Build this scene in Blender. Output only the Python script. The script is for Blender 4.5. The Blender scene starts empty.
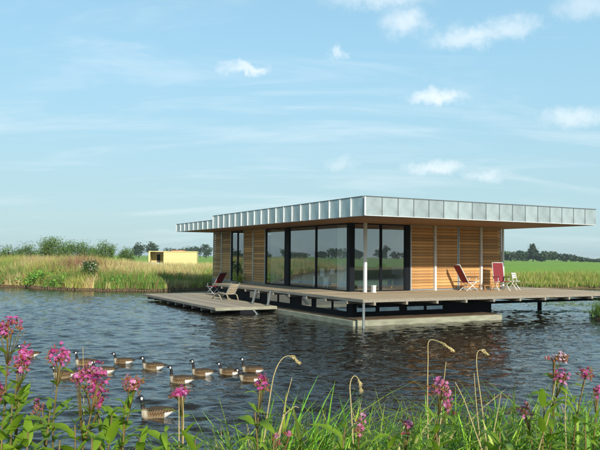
import bpy, bmesh, math, random
import numpy as np
from mathutils import Vector, Matrix, Euler

random.seed(7)
rng = np.random.default_rng(11)
S = bpy.context.scene
COL = S.collection
R_ = math.radians

# ------------------------------------------------------------------ camera
EYE = 2.35
FOC = 691.0                      # focal length in pixels of a 600 px wide picture
PITCH = math.atan(31.3 / FOC)
ROLL = R_(0.51)
cd = bpy.data.cameras.new('camera')
cam = bpy.data.objects.new('camera', cd)
COL.objects.link(cam)
cd.sensor_width = 36.0
cd.lens = FOC / 600.0 * 36.0
cd.clip_start = 0.05
cd.clip_end = 6000
cam.matrix_world = (Matrix.Translation((0, 0, EYE)) @ Matrix.Rotation(R_(90) + PITCH, 4, 'X')
                    @ Matrix.Rotation(ROLL, 4, 'Z'))
S.camera = cam

# ------------------------------------------------------------------ sky and sun
TH = R_(28.0)                    # the house stands turned by this angle
AX = np.array([-math.sin(TH), math.cos(TH), 0.0])   # along the long side of the house
BX = np.array([math.cos(TH), math.sin(TH), 0.0])    # along the short side of the house
sun_v = -AX - 0.13 * BX + np.array([0, 0, 0.40])
sun_v /= np.linalg.norm(sun_v)
SUN_EL = math.asin(sun_v[2])
SUN_AZ = math.atan2(sun_v[0], sun_v[1])

wd = bpy.data.worlds.new('World')
S.world = wd
wd.use_nodes = True
nt = wd.node_tree
nt.nodes.clear()
N, L = nt.nodes.new, nt.links.new
out = N('ShaderNodeOutputWorld')
bg = N('ShaderNodeBackground')
bg.inputs['Strength'].default_value = 0.115
L(bg.outputs[0], out.inputs[0])
sky = N('ShaderNodeTexSky')
sky.sky_type = 'NISHITA'
sky.sun_disc = False
sky.sun_elevation = SUN_EL
sky.sun_rotation = SUN_AZ
sky.altitude = 0
sky.air_density = 1.0
sky.dust_density = 0.15
sky.ozone_density = 3.0
tc = N('ShaderNodeTexCoord')


def wmath(op, a, b=None, clamp=False):
    n = N('ShaderNodeMath')
    n.operation = op
    n.use_clamp = clamp
    for i, v in enumerate((a, b)):
        if v is None:
            continue
        if isinstance(v, (int, float)):
            n.inputs[i].default_value = v
        else:
            L(v, n.inputs[i])
    return n.outputs[0]


def wvec(op, a, b):
    n = N('ShaderNodeVectorMath')
    n.operation = op
    for i, v in enumerate((a, b)):
        if isinstance(v, (tuple, list)):
            n.inputs[i].default_value = v
        elif v is not None:
            L(v, n.inputs[i])
    return n


def wnoise(vec, scale, detail, rough=0.55):
    n = N('ShaderNodeTexNoise')
    n.inputs['Scale'].default_value = scale
    n.inputs['Detail'].default_value = detail
    n.inputs['Roughness'].default_value = rough
    L(vec, n.inputs['Vector'])
    return n


def wramp(v, a, b):
    n = N('ShaderNodeMapRange')
    n.interpolation_type = 'SMOOTHSTEP'
    L(v, n.inputs[0])
    n.inputs[1].default_value = a
    n.inputs[2].default_value = b
    return n.outputs[0]


dirv = tc.outputs['Generated']
sep = N('ShaderNodeSeparateXYZ')
L(dirv, sep.inputs[0])
# thin cirrus veil on a high layer, the same all round the sky
hgt = wmath('ADD', wmath('MAXIMUM', sep.outputs[2], 0.0), 0.22)
lay = wvec('DIVIDE', dirv, None)
cmb = N('ShaderNodeCombineXYZ')
for i in range(3):
    L(hgt, cmb.inputs[i])
L(cmb.outputs[0], lay.inputs[1])
mp = N('ShaderNodeMapping')
L(lay.outputs[0], mp.inputs[0])
mp.inputs['Rotation'].default_value = (0, 0, R_(35))
mp.inputs['Scale'].default_value = (0.6, 2.0, 1.0)
vn = wnoise(mp.outputs[0], 1.9, 10, 0.64)
vn.inputs['Distortion'].default_value = 0.5
veil = wramp(vn.outputs[0], 0.47, 0.74)
veil = wmath('MULTIPLY', veil, 0.30)
# small fair-weather puffs, centres as unit directions (x right, y ahead, z up)
warp = wnoise(dirv, 34.0, 8, 0.68)
wc = wvec('SUBTRACT', warp.outputs['Color'], (0.5, 0.5, 0.5))
wc2 = wvec('MULTIPLY', wc.outputs[0], (0.075, 0.075, 0.042))
dw = wvec('ADD', dirv, wc2.outputs[0])


def pix_dir(x, y):
    dx, dy = x - 300, 225 - y
    cr, sr = math.cos(ROLL), math.sin(ROLL)
    Fv = np.array([0, math.cos(PITCH), math.sin(PITCH)])
    Rv = np.array([1.0, 0, 0])
    Uv = np.cross(Rv, Fv)
    d = Fv * FOC + (Rv * cr + Uv * sr) * dx + (-Rv * sr + Uv * cr) * dy
    return d / np.linalg.norm(d)


PUFFS = [(438, 98, 26, 8, 0.95), (247, 69, 25, 5.5, 0.85), (436, 168, 30, 8, 0.8), (489, 176, 22, 6, 0.65),
         (576, 117, 32, 9, 0.65), (404, 20, 24, 13, 0.7), (470, 36, 38, 10, 0.7), (510, 28, 24, 10, 0.6),
         (338, 53, 10, 7, 0.6), (340, 163, 18, 8, 0.4), (590, 5, 30, 12, 0.5), (380, -4, 50, 10, 0.6),
         (-160, 90, 40, 10, 0.8), (-80, 150, 34, 8, 0.7), (720, 70, 40, 10, 0.8), (690, 150, 30, 7, 0.7), (200, -80, 60, 14, 0.8)]
puff = None
for (px, py, wx, wy, op) in PUFFS:
    c = pix_dir(px, py)
    s1 = wvec('SUBTRACT', dw.outputs[0], tuple(c))
    s2 = wvec('MULTIPLY', s1.outputs[0], (FOC / wx / 0.85, FOC / wx / 0.85, FOC / wy / 0.85))
    ln = N('ShaderNodeVectorMath')
    ln.operation = 'LENGTH'
    L(s2.outputs[0], ln.inputs[0])
    m = wmath('MULTIPLY', wramp(ln.outputs['Value'], 1.75, 0.0), op * 0.92)
    puff = m if puff is None else wmath('MAXIMUM', puff, m)
# puffs of the same kind all round the sky behind the camera
allr = wramp(wnoise(dirv, 7.0, 7, 0.55).outputs[0], 0.66, 0.78)
behind = wramp(sep.outputs[1], 0.55, 0.1)
allr = wmath('MULTIPLY', wmath('MULTIPLY', allr, behind), 0.7)
cover = wmath('MAXIMUM', wmath('MAXIMUM', puff, allr), veil, True)
mx = N('ShaderNodeMix')
mx.data_type = 'RGBA'
L(cover, mx.inputs['Factor'])
# an even summer haze over the whole sky
gm = N('ShaderNodeGamma')
gm.inputs['Gamma'].default_value = 0.72
L(sky.outputs[0], gm.inputs[0])
hz = N('ShaderNodeMix')
hz.data_type = 'RGBA'
hzf = N('ShaderNodeMapRange')
L(sep.outputs[2], hzf.inputs[0])
hzf.inputs[1].default_value = 0.0
hzf.inputs[2].default_value = 0.75
hzf.inputs[3].default_value = 0.84
hzf.inputs[4].default_value = 0.12
hzf.clamp = True
L(hzf.outputs[0], hz.inputs['Factor'])
L(gm.outputs[0], hz.inputs['A'])
hcol = N('ShaderNodeMix')
hcol.data_type = 'RGBA'
L(wramp(sep.outputs[2], 0.0, 0.36), hcol.inputs['Factor'])
hcol.inputs['A'].default_value = (2.9, 4.3, 4.6, 1)
hcol.inputs['B'].default_value = (2.65, 5.2, 6.7, 1)
L(hcol.outputs['Result'], hz.inputs['B'])
L(hz.outputs['Result'], mx.inputs['A'])
mx.inputs['B'].default_value = (5.7, 6.2, 6.4, 1)
L(mx.outputs['Result'], bg.inputs['Color'])

sd = bpy.data.lights.new('sun', 'SUN')
sd.energy = 3.3
sd.angle = R_(0.53)
sd.color = (1.0, 0.94, 0.83)
sun = bpy.data.objects.new('sun', sd)
COL.objects.link(sun)
sun.rotation_euler = Vector(sun_v).to_track_quat('Z', 'Y').to_euler()

S.view_settings.view_transform = 'Standard'
S.view_settings.look = 'None'
S.view_settings.exposure = 0.6
S.view_settings.gamma = 1.0
S.cycles.max_bounces = 8
S.cycles.transparent_max_bounces = 12
S.cycles.caustics_reflective = False
S.cycles.caustics_refractive = False
S.cycles.use_denoising = True

# ------------------------------------------------------------------ materials


def mat(name, col, rough=0.7, var=0.25, scale=4.0, stretch=(1, 1, 1), bump=0.0, bscale=None, metal=0.0,
        spec=0.4, attr=False, col2=None, transl=0.0, detail=5):
    m = bpy.data.materials.new(name)
    m.use_nodes = True
    t = m.node_tree
    b = t.nodes['Principled BSDF']
    n, l = t.nodes.new, t.links.new
    b.inputs['Roughness'].default_value = rough
    b.inputs['Metallic'].default_value = metal
    b.inputs['Specular IOR Level'].default_value = spec
    co = n('ShaderNodeTexCoord')
    mpn = n('ShaderNodeMapping')
    mpn.inputs['Scale'].default_value = stretch
    l(co.outputs['Object'], mpn.inputs[0])
    nz = n('ShaderNodeTexNoise')
    nz.inputs['Scale'].default_value = scale
    nz.inputs['Detail'].default_value = detail
    l(mpn.outputs[0], nz.inputs['Vector'])
    mr = n('ShaderNodeMapRange')
    l(nz.outputs[0], mr.inputs[0])
    mr.inputs[1].default_value = 0.25
    mr.inputs[2].default_value = 0.75
    mr.inputs[3].default_value = 1 - var
    mr.inputs[4].default_value = 1 + var
    mul = n('ShaderNodeMix')
    mul.data_type = 'RGBA'
    mul.blend_type = 'MULTIPLY'
    mul.inputs['Factor'].default_value = 1.0
    if attr:
        at_ = n('ShaderNodeAttribute')
        at_.attribute_name = 'Col'
        l(at_.outputs['Color'], mul.inputs['A'])
    elif col2 is not None:
        mm = n('ShaderNodeMix')
        mm.data_type = 'RGBA'
        nz2 = n('ShaderNodeTexNoise')
        nz2.inputs['Scale'].default_value = scale * 0.31
        nz2.inputs['Detail'].default_value = 4
        l(mpn.outputs[0], nz2.inputs['Vector'])
        mr2 = n('ShaderNodeMapRange')
        l(nz2.outputs[0], mr2.inputs[0])
        mr2.inputs[1].default_value = 0.38
        mr2.inputs[2].default_value = 0.62
        l(mr2.outputs[0], mm.inputs['Factor'])
        mm.inputs['A'].default_value = (*col, 1)
        mm.inputs['B'].default_value = (*col2, 1)
        l(mm.outputs['Result'], mul.inputs['A'])
    else:
        mul.inputs['A'].default_value = (*col, 1)
    l(mr.outputs[0], mul.inputs['B'])
    l(mul.outputs['Result'], b.inputs['Base Color'])
    if bump > 0:
        bp = n('ShaderNodeBump')
        bp.inputs['Strength'].default_value = 0.6
        bp.inputs['Distance'].default_value = bump
        nb = n('ShaderNodeTexNoise')
        nb.inputs['Scale'].default_value = bscale or scale * 4
        nb.inputs['Detail'].default_value = 5
        l(mpn.outputs[0], nb.inputs['Vector'])
        l(nb.outputs[0], bp.inputs['Height'])
        l(bp.outputs[0], b.inputs['Normal'])
    if transl > 0:
        tr = n('ShaderNodeBsdfTranslucent')
        l(mul.outputs['Result'], tr.inputs['Color'])
        ms = n('ShaderNodeMixShader')
        ms.inputs[0].default_value = transl
        l(b.outputs[0], ms.inputs[1])
        l(tr.outputs[0], ms.inputs[2])
        l(ms.outputs[0], t.nodes['Material Output'].inputs['Surface'])
    return m


MT = {}
MT['zinc'] = mat('zinc sheet', (0.50, 0.56, 0.55), 0.36, 0.22, 2.4, metal=0.5, bump=0.006, bscale=2.5, spec=0.5)
def per_object_tone(m, lo, hi):
    t_ = m.node_tree
    b_ = t_.nodes['Principled BSDF']
    src = b_.inputs['Base Color'].links[0].from_socket
    oi = t_.nodes.new('ShaderNodeObjectInfo')
    mr_ = t_.nodes.new('ShaderNodeMapRange')
    mr_.inputs[3].default_value = lo
    mr_.inputs[4].default_value = hi
    t_.links.new(oi.outputs['Random'], mr_.inputs[0])
    mu_ = t_.nodes.new('ShaderNodeMix')
    mu_.data_type = 'RGBA'
    mu_.blend_type = 'MULTIPLY'
    mu_.inputs['Factor'].default_value = 1.0
    t_.links.new(src, mu_.inputs['A'])
    t_.links.new(mr_.outputs[0], mu_.inputs['B'])
    t_.links.new(mu_.outputs['Result'], b_.inputs['Base Color'])


per_object_tone(MT['zinc'], 0.86, 1.12)
MT['zinc_seam'] = mat('zinc seam', (0.62, 0.66, 0.66), 0.5, 0.08, 3, metal=0.0)
MT['coping'] = mat('dark coping', (0.12, 0.14, 0.15), 0.5, 0.1, 3)
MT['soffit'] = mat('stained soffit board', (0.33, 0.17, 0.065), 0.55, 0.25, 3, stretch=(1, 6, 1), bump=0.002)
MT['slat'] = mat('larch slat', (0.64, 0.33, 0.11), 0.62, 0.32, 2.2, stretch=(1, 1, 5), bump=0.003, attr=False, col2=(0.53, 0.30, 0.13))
MT['frame_dark'] = mat('charcoal window frame', (0.010, 0.012, 0.016), 0.6, 0.1, 5, spec=0.12)
MT['rail'] = mat('grey aluminium rail', (0.50, 0.53, 0.54), 0.4, 0.08, 4, metal=0.4)
MT['white'] = mat('white painted steel', (0.78, 0.79, 0.77), 0.4, 0.06, 3)
MT['galv'] = mat('galvanised steel', (0.20, 0.22, 0.21), 0.55, 0.18, 6, metal=0.3)
MT['concrete'] = mat('pontoon concrete', (0.33, 0.32, 0.24), 0.85, 0.28, 2.2, stretch=(1, 1, 3), bump=0.006, col2=(0.30, 0.31, 0.21))
MT['basement'] = mat('dark basement cladding', (0.012, 0.013, 0.017), 0.7, 0.2, 4, spec=0.12)
MT['deckwood'] = mat('weathered deck board', (0.4, 0.33, 0.24), 0.8, 0.22, 3, stretch=(0.6, 6, 1), bump=0.003, attr=True)
MT['plinth'] = mat('weathered grey plank', (0.30, 0.26, 0.20), 0.8, 0.25, 3, stretch=(4, 0.6, 6), bump=0.003)
MT['inner_wall'] = mat('pale interior wall', (0.80, 0.80, 0.77), 0.8, 0.04, 2)
MT['inner_floor'] = mat('interior floor', (0.40, 0.33, 0.25), 0.5, 0.15, 3)
MT['navy'] = mat('navy cabinet', (0.05, 0.09, 0.18), 0.45, 0.1, 4)
MT['sofa'] = mat('dark green upholstery', (0.05, 0.085, 0.035), 0.85, 0.2, 8)
MT['maroon'] = mat('maroon mesh fabric', (0.22, 0.022, 0.03), 0.75, 0.15, 20, bump=0.002)
MT['pillar'] = mat('maroon pillow fabric', (0.25, 0.03, 0.04), 0.8, 0.15, 9)
MT['teak'] = mat('teak', (0.42, 0.23, 0.09), 0.6, 0.25, 6, stretch=(1, 1, 5))
MT['oldwood'] = mat('silvered teak', (0.40, 0.33, 0.23), 0.7, 0.2, 6, stretch=(1, 1, 5))
MT['black_plastic'] = mat('black armrest', (0.02, 0.018, 0.018), 0.45, 0.1, 6)
MT['curtain'] = mat('pale curtain', (0.62, 0.64, 0.62), 0.9, 0.06, 5)
MT['shedwood'] = mat('fresh shed board', (0.70, 0.57, 0.27), 0.7, 0.22, 2.0, stretch=(1, 1, 3), bump=0.004)
MT['shedroof'] = mat('reddish shed roof', (0.38, 0.16, 0.09), 0.8, 0.2, 2)
MT['bark'] = mat('bark', (0.10, 0.075, 0.05), 0.9, 0.3, 6, bump=0.02)
MT['foliage'] = mat('foliage', (0.06, 0.1, 0.03), 0.6, 0.25, 0.8, attr=True, transl=0.3)
MT['grass'] = mat('grass blades', (0.1, 0.15, 0.04), 0.55, 0.15, 0.6, attr=True, transl=0.35)
MT['leaf'] = mat('broad leaf', (0.18, 0.33, 0.022), 0.45, 0.3, 9.0, transl=0.38, col2=(0.29, 0.40, 0.03))
MT['stem'] = mat('reddish green stem', (0.17, 0.12, 0.035), 0.6, 0.35, 14)
MT['drystem'] = mat('dry straw', (0.46, 0.36, 0.17), 0.7, 0.2, 12)
MT['petal'] = mat('pink petal', (0.62, 0.1, 0.36), 0.55, 0.12, 20, attr=True, transl=0.3)
MT['stake'] = mat('wet timber stake', (0.13, 0.09, 0.05), 0.85, 0.35, 3, bump=0.01)
MT['feather'] = mat('goose feathers', (0.2, 0.15, 0.1), 0.7, 0.12, 30, attr=True)
MT['algae'] = mat('floating weed', (0.20, 0.27, 0.07), 0.6, 0.3, 3, attr=True)
MT['pot'] = mat('terracotta pot', (0.35, 0.14, 0.07), 0.8, 0.15, 5)


def glass_mat(name, tint, ior, rough=0.0):
    m = bpy.data.materials.new(name)
    m.use_nodes = True
    t = m.node_tree
    t.nodes.clear()
    n, l = t.nodes.new, t.links.new
    o = n('ShaderNodeOutputMaterial')
    mix = n('ShaderNodeMixShader')
    fr = n('ShaderNodeFresnel')
    fr.inputs['IOR'].default_value = ior
    tr = n('ShaderNodeBsdfTransparent')
    tr.inputs['Color'].default_value = (*tint, 1)
    gl = n('ShaderNodeBsdfGlossy')
    gl.inputs['Roughness'].default_value = rough
    gl.inputs['Color'].default_value = (0.95, 0.98, 1, 1)
    co = n('ShaderNodeTexCoord')
    nz = n('ShaderNodeTexNoise')
    nz.inputs['Scale'].default_value = 0.9
    nz.inputs['Detail'].default_value = 1
    bp = n('ShaderNodeBump')
    bp.inputs['Strength'].default_value = 0.05
    bp.inputs['Distance'].default_value = 0.01
    l(co.outputs['Object'], nz.inputs['Vector'])
    l(nz.outputs[0], bp.inputs['Height'])
    l(bp.outputs[0], gl.inputs['Normal'])
    ge = n('ShaderNodeNewGeometry')
    inv = n('ShaderNodeMath')
    inv.operation = 'SUBTRACT'
    inv.inputs[0].default_value = 1.0
    l(ge.outputs['Backfacing'], inv.inputs[1])
    fm_ = n('ShaderNodeMath')
    fm_.operation = 'MULTIPLY'
    l(fr.outputs[0], fm_.inputs[0])
    l(inv.outputs[0], fm_.inputs[1])
    l(fm_.outputs[0], mix.inputs[0])
    l(tr.outputs[0], mix.inputs[1])
    l(gl.outputs[0], mix.inputs[2])
    l(mix.outputs[0], o.inputs['Surface'])
    return m


MT['glass'] = glass_mat('coated window glass', (0.94, 0.97, 0.97), 3.1)
MT['glass_low'] = glass_mat('basement window glass', (0.5, 0.55, 0.55), 2.6)


def water_mat():
    m = bpy.data.materials.new('rippled lake water')
    m.use_nodes = True
    t = m.node_tree
    b = t.nodes['Principled BSDF']
    n, l = t.nodes.new, t.links.new
    b.inputs['Base Color'].default_value = (0.018, 0.015, 0.009, 1)
    b.inputs['Roughness'].default_value = 0.045
    b.inputs['IOR'].default_value = 1.333
    b.inputs['Specular IOR Level'].default_value = 0.5
    co = n('ShaderNodeTexCoord')

    def layer(scale, stretch, rot, detail, amt, prev, dist=0.0):
        mpn = n('ShaderNodeMapping')
        mpn.inputs['Rotation'].default_value = (0, 0, R_(rot))
        mpn.inputs['Scale'].default_value = stretch
        l(co.outputs['Object'], mpn.inputs[0])
        nz = n('ShaderNodeTexNoise')
        nz.inputs['Scale'].default_value = scale
        nz.inputs['Detail'].default_value = detail
        nz.inputs['Roughness'].default_value = 0.5
        nz.inputs['Distortion'].default_value = dist
        l(mpn.outputs[0], nz.inputs['Vector'])
        mu = n('ShaderNodeMath')
        mu.operation = 'MULTIPLY'
        l(nz.outputs[0], mu.inputs[0])
        mu.inputs[1].default_value = amt
        if prev is None:
            return mu.outputs[0]
        ad = n('ShaderNodeMath')
        ad.operation = 'ADD'
        l(prev, ad.inputs[0])
        l(mu.outputs[0], ad.inputs[1])
        return ad.outputs[0]

    h = layer(4.0, (0.65, 1.4, 1), 8, 2, 0.035, None, 0.3)
    h = layer(11.0, (0.7, 1.3, 1), -12, 2, 0.008, h, 0.3)
    # ruffled and calmer areas
    nz = n('ShaderNodeTexNoise')
    nz.inputs['Scale'].default_value = 0.16
    nz.inputs['Detail'].default_value = 3
    l(co.outputs['Object'], nz.inputs['Vector'])
    mr = n('ShaderNodeMapRange')
    l(nz.outputs[0], mr.inputs[0])
    mr.inputs[1].default_value = 0.35
    mr.inputs[2].default_value = 0.65
    mr.inputs[3].default_value = 0.65
    mr.inputs[4].default_value = 1.15
    mm = n('ShaderNodeMath')
    mm.operation = 'MULTIPLY'
    l(h, mm.inputs[0])
    l(mr.outputs[0], mm.inputs[1])
    bp = n('ShaderNodeBump')
    bp.inputs['Strength'].default_value = 1.0
    bp.inputs['Distance'].default_value = 1.0
    l(mm.outputs[0], bp.inputs['Height'])
    l(bp.outputs[0], b.inputs['Normal'])
    return m


MT['water'] = water_mat()


def ground_mat():
    m = mat('meadow and soil', (0.20, 0.38, 0.018), 0.9, 0.22, 0.35, attr=True, bump=0.05, bscale=3)
    return m


MT['ground'] = ground_mat()

# ------------------------------------------------------------------ object helpers


def tag(o, label=None, cat=None, group=None, kind=None):
    for k, v in (('label', label), ('category', cat), ('group', group), ('kind', kind)):
        if v:
            o[k] = v
    return o


def empty(name, loc=(0, 0, 0), rz=0.0, parent=None):
    o = bpy.data.objects.new(name, None)
    COL.objects.link(o)
    o.empty_display_size = 0.2
    o.location = loc
    o.rotation_euler = (0, 0, rz)
    o.parent = parent
    return o


class MB:
    """collects plain shapes into one mesh"""

    def __init__(s):
        s.v, s.f, s.c = [], [], []
        s.col = None

    def add(s, vs, fs):
        k = len(s.v)
        s.v += [tuple(p) for p in vs]
        s.f += [tuple(i + k for i in q) for q in fs]
        s.c += [s.col or (1, 1, 1)] * len(vs)

    def box(s, x0, x1, y0, y1, z0, z1):
        vs = [(x, y, z) for z in (z0, z1) for y in (y0, y1) for x in (x0, x1)]
        s.add(vs, [(0, 2, 3, 1), (4, 5, 7, 6), (0, 1, 5, 4), (2, 6, 7, 3), (0, 4, 6, 2), (1, 3, 7, 5)])
        return s

    def bar(s, p, q, w, h, up=(0, 0, 1)):
        p, q, up = Vector(p), Vector(q), Vector(up)
        d = (q - p).normalized()
        a = d.cross(up)
        if a.length < 1e-4:
            a = d.cross(Vector((1, 0, 0)))
        a.normalize()
        b = a.cross(d)
        vs = []
        for c in (p, q):
            for i, j in ((-1, -1), (1, -1), (1, 1), (-1, 1)):
                vs.append(c + a * (w / 2 * i) + b * (h / 2 * j))
        s.add(vs, [(0, 3, 2, 1), (4, 5, 6, 7), (0, 1, 5, 4), (1, 2, 6, 5), (2, 3, 7, 6), (3, 0, 4, 7)])
        return s

    def tube(s, pts, rad, n=8):
        pts = [Vector(p) for p in pts]
        if isinstance(rad, (int, float)):
            rad = [rad] * len(pts)
        vs, fs = [], []
        prev = None
        for i, p in enumerate(pts):
            d = (pts[min(i + 1, len(pts) - 1)] - pts[max(i - 1, 0)]).normalized()
            ref = prev if prev is not None else (Vector((0, 0, 1)) if abs(d.z) < 0.9 else Vector((1, 0, 0)))
            a = (ref - d * ref.dot(d))
            a.normalize()
            prev = a
            b = d.cross(a)
            for k in range(n):
                t = 2 * math.pi * k / n
                vs.append(p + (a * math.cos(t) + b * math.sin(t)) * rad[i])
        m = len(pts)
        for i in range(m - 1):
            for k in range(n):
                fs.append((i * n + k, i * n + (k + 1) % n, (i + 1) * n + (k + 1) % n, (i + 1) * n + k))
        fs.append(tuple(reversed(range(n))))
        fs.append(tuple((m - 1) * n + k for k in range(n)))
        s.add(vs, fs)
        return s

    def mesh(s, name, material, smooth=False, bevel=0.0):
        me = bpy.data.meshes.new(name)
        me.from_pydata(s.v, [], s.f)
        if s.col is not None:
            ca = me.color_attributes.new('Col', 'FLOAT_COLOR', 'POINT')
            arr = np.ones((len(s.v), 4), dtype=np.float32)
            arr[:, :3] = np.array(s.c)
            ca.data.foreach_set('color', arr.ravel())
        if bevel > 0:
            bm = bmesh.new()
            bm.from_mesh(me)
            bmesh.ops.bevel(bm, geom=bm.edges[:], offset=bevel, segments=1, affect='EDGES')
            bm.to_mesh(me)
            bm.free()
        me.materials.append(material)
        if smooth:
            me.polygons.foreach_set('use_smooth', [True] * len(me.polygons))
        me.update()
        return me

    def build(s, name, material, parent=None, smooth=False, bevel=0.0):
        return link(name, s.mesh(name, material, smooth, bevel), parent)


def link(name, me, parent=None, loc=None, rot=None, scale=None):
    o = bpy.data.objects.new(name, me)
    COL.objects.link(o)
    o.parent = parent
    if loc is not None:
        o.location = loc
    if rot is not None:
        o.rotation_euler = rot
    if scale is not None:
        o.scale = scale
    return o


def copy_tree(o, parent=None):
    c = o.copy()
    COL.objects.link(c)
    c.parent = parent
    for ch in list(o.children):
        copy_tree(ch, c)
    return c


def np_mesh(name, verts, quads, cols, material, smooth=False):
    me = bpy.data.meshes.new(name)
    nv, nq = len(verts), len(quads)
    me.vertices.add(nv)
    me.vertices.foreach_set('co', np.ascontiguousarray(verts, dtype=np.float32).ravel())
    me.loops.add(nq * 4)
    me.loops.foreach_set('vertex_index', np.ascontiguousarray(quads, dtype=np.int32).ravel())
    me.polygons.add(nq)
    me.polygons.foreach_set('loop_start', np.arange(0, nq * 4, 4, dtype=np.int32))
    me.polygons.foreach_set('loop_total', np.full(nq, 4, dtype=np.int32))
    me.update(calc_edges=True)
    if cols is not None:
        ca = me.color_attributes.new('Col', 'FLOAT_COLOR', 'POINT')
        arr = np.ones((nv, 4), dtype=np.float32)
        arr[:, :3] = cols
        ca.data.foreach_set('color', arr.ravel())
    me.materials.append(material)
    if smooth:
        me.polygons.foreach_set('use_smooth', np.ones(nq, dtype=bool))
    return me


def blades(name, P, H, Wd, lean, cols, material, seg=3, tipcol=None, power=0.8, wind=0.0):
    """curved grass blades; P base points, H heights, Wd half widths, lean = sideways reach as a share of H"""
    n = len(P)
    P = np.asarray(P, dtype=float)
    la = rng.uniform(0, 2 * np.pi, n)
    ld = np.stack([np.cos(la), np.sin(la), np.zeros(n)], 1)
    ld[:, 0] += wind
    ld /= np.linalg.norm(ld, axis=1)[:, None] + 1e-6
    sa = rng.uniform(0, np.pi, n)
    sd_ = np.stack([np.cos(sa), np.sin(sa), np.zeros(n)], 1)
    vs = np.zeros((n, seg + 1, 2, 3))
    cc = np.zeros((n, seg + 1, 2, 3))
    for k in range(seg + 1):
        t = k / seg
        c = P + ld * (lean * H * t * t)[:, None]
        c[:, 2] += H * (t - 0.35 * lean * t * t)
        w = Wd * max(0.06, (1 - t) ** power)
        vs[:, k, 0] = c - sd_ * w[:, None]
        vs[:, k, 1] = c + sd_ * w[:, None]
        cc[:, k, :] = (cols if tipcol is None else cols * (1 - t) + tipcol * t)[:, None, :]
    base = (np.arange(n) * (seg + 1) * 2)[:, None, None]
    q = np.array([[k * 2, k * 2 + 1, k * 2 + 3, k * 2 + 2] for k in range(seg)])[None]
    return np_mesh(name, vs.reshape(-1, 3), (base + q).reshape(-1, 4), cc.reshape(-1, 3), material)


def leaves(name, C, size, cols, material, up=0.3, aspect=0.55):
    """loose leaf faces, each a folded diamond"""
    n = len(C)
    C = np.asarray(C, dtype=float)
    d = rng.normal(size=(n, 3))
    d[:, 2] += up
    d /= np.linalg.norm(d, axis=1)[:, None]
    r = rng.normal(size=(n, 3))
    s = np.cross(d, r)
    s /= np.linalg.norm(s, axis=1)[:, None] + 1e-9
    nn = np.cross(d, s)
    sz = np.asarray(size)[:, None] if np.ndim(size) else np.full((n, 1), size)
    vs = np.zeros((n, 4, 3))
    vs[:, 0] = C - d * sz * 0.5
    vs[:, 1] = C + s * sz * aspect * 0.5 + nn * sz * 0.12
    vs[:, 2] = C + d * sz * 0.5
    vs[:, 3] = C - s * sz * aspect * 0.5 + nn * sz * 0.12
    cc = np.repeat(cols[:, None, :], 4, axis=1)
    q = np.arange(n * 4).reshape(n, 4)
    return np_mesh(name, vs.reshape(-1, 3), q, cc.reshape(-1, 3), material)


def jitter(col, n, amt=0.25, hue=0.12):
    c = np.array(col)[None, :] * np.exp(rng.normal(0, amt, (n, 1)))
    c = c * np.exp(rng.normal(0, hue, (n, 3)))
    return np.clip(c, 0.004, 0.9)


def at(x, y, dist):
    """a point this many metres ahead, seen at that place of the 600 px photograph"""
    d = pix_dir(x, y)
    return np.array([0, 0, EYE]) + d * (dist / d[1])


def on_water(x, y, z=0.0):
    d = pix_dir(x, y)
    return np.array([0, 0, EYE]) + d * ((z - EYE) / d[2])


# ------------------------------------------------------------------ ground and water
FAR_X = [-400, -200, -60, -35, -21, -12.7, -9, -4, 5, 20, 60, 200, 400]
FAR_Y = [110, 95, 70, 57, 49, 44.3, 45.5, 50, 53, 54, 60, 80, 100]


def far_shore(x):
    return np.interp(x, FAR_X, FAR_Y) + 0.35 * np.sin(x * 0.9) + 0.2 * np.sin(x * 2.3 + 1)


def near_shore(x):
    return 5.0 + 0.2 * np.sin(x * 1.3) + 0.02 * np.abs(x)


def smooth(t):
    t = np.clip(t, 0, 1)
    return t * t * (3 - 2 * t)


ISLET = (14.2, 27.0, 2.7)


def ground_z(x, y):
    x, y = np.asarray(x, float), np.asarray(y, float)
    inland_far = y - far_shore(x)
    inland_near = near_shore(x) - y
    side = np.abs(x) - 330
    zf = 0.18 + 0.5 * smooth(inland_far / 7) - 0.35 * smooth((inland_far - 25) / 60)
    zn = 0.05 + 0.85 * smooth(inland_near / 1.6) - 0.3 * smooth((inland_near - 12) / 30)
    inl = np.maximum(np.maximum(inland_far, inland_near), side)
    z = np.where(inland_near > inland_far, zn, zf)
    z = np.where((side > inland_near) & (side > inland_far), 0.4, z)
    lake = -1.2
    z = lake + (z - lake) * smooth((inl + 0.5) / 0.6)
    r = np.hypot((x - ISLET[0]) * 0.8, (y - ISLET[1]) * 1.25)
    z = np.maximum(z, -1.0 + 1.28 * smooth((ISLET[2] - r) / 1.3 + 0.35))
    return z


def axis_pts(a, b, step):
    return list(np.arange(a, b, step))


gx = sorted(set(np.round([-3000, -2000, -1300, -900, -650, -480, -400, -345, -330, -315, -260, -210, -170, -140, -115, -95, -80, -68]
                         + axis_pts(-58, -30, 1.5) + axis_pts(-30, 30, 0.6) + axis_pts(30, 60, 1.5)
                         + [68, 80, 95, 115, 140, 170, 210, 260, 315, 330, 345, 400, 480, 650, 900, 1300, 2000, 3000], 3)))
gy = sorted(set(np.round([-3000, -2000, -1300, -800, -500, -300, -200, -140, -100, -70, -50, -35, -25, -18, -12, -8, -5, -3]
                         + axis_pts(-1, 8, 0.3) + axis_pts(8, 22, 1.5) + axis_pts(22, 32, 0.5) + axis_pts(32, 42, 1.0) + axis_pts(42, 64, 0.5)
                         + axis_pts(64, 112, 1.6) + [115, 125, 140, 160, 185, 220, 270, 330, 400, 500, 650, 900, 1300, 2000, 3000], 3)))
GX, GY = np.meshgrid(gx, gy)
GZ = ground_z(GX, GY) + 0.03 * np.sin(GX * 1.7) * np.sin(GY * 1.3)
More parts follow.
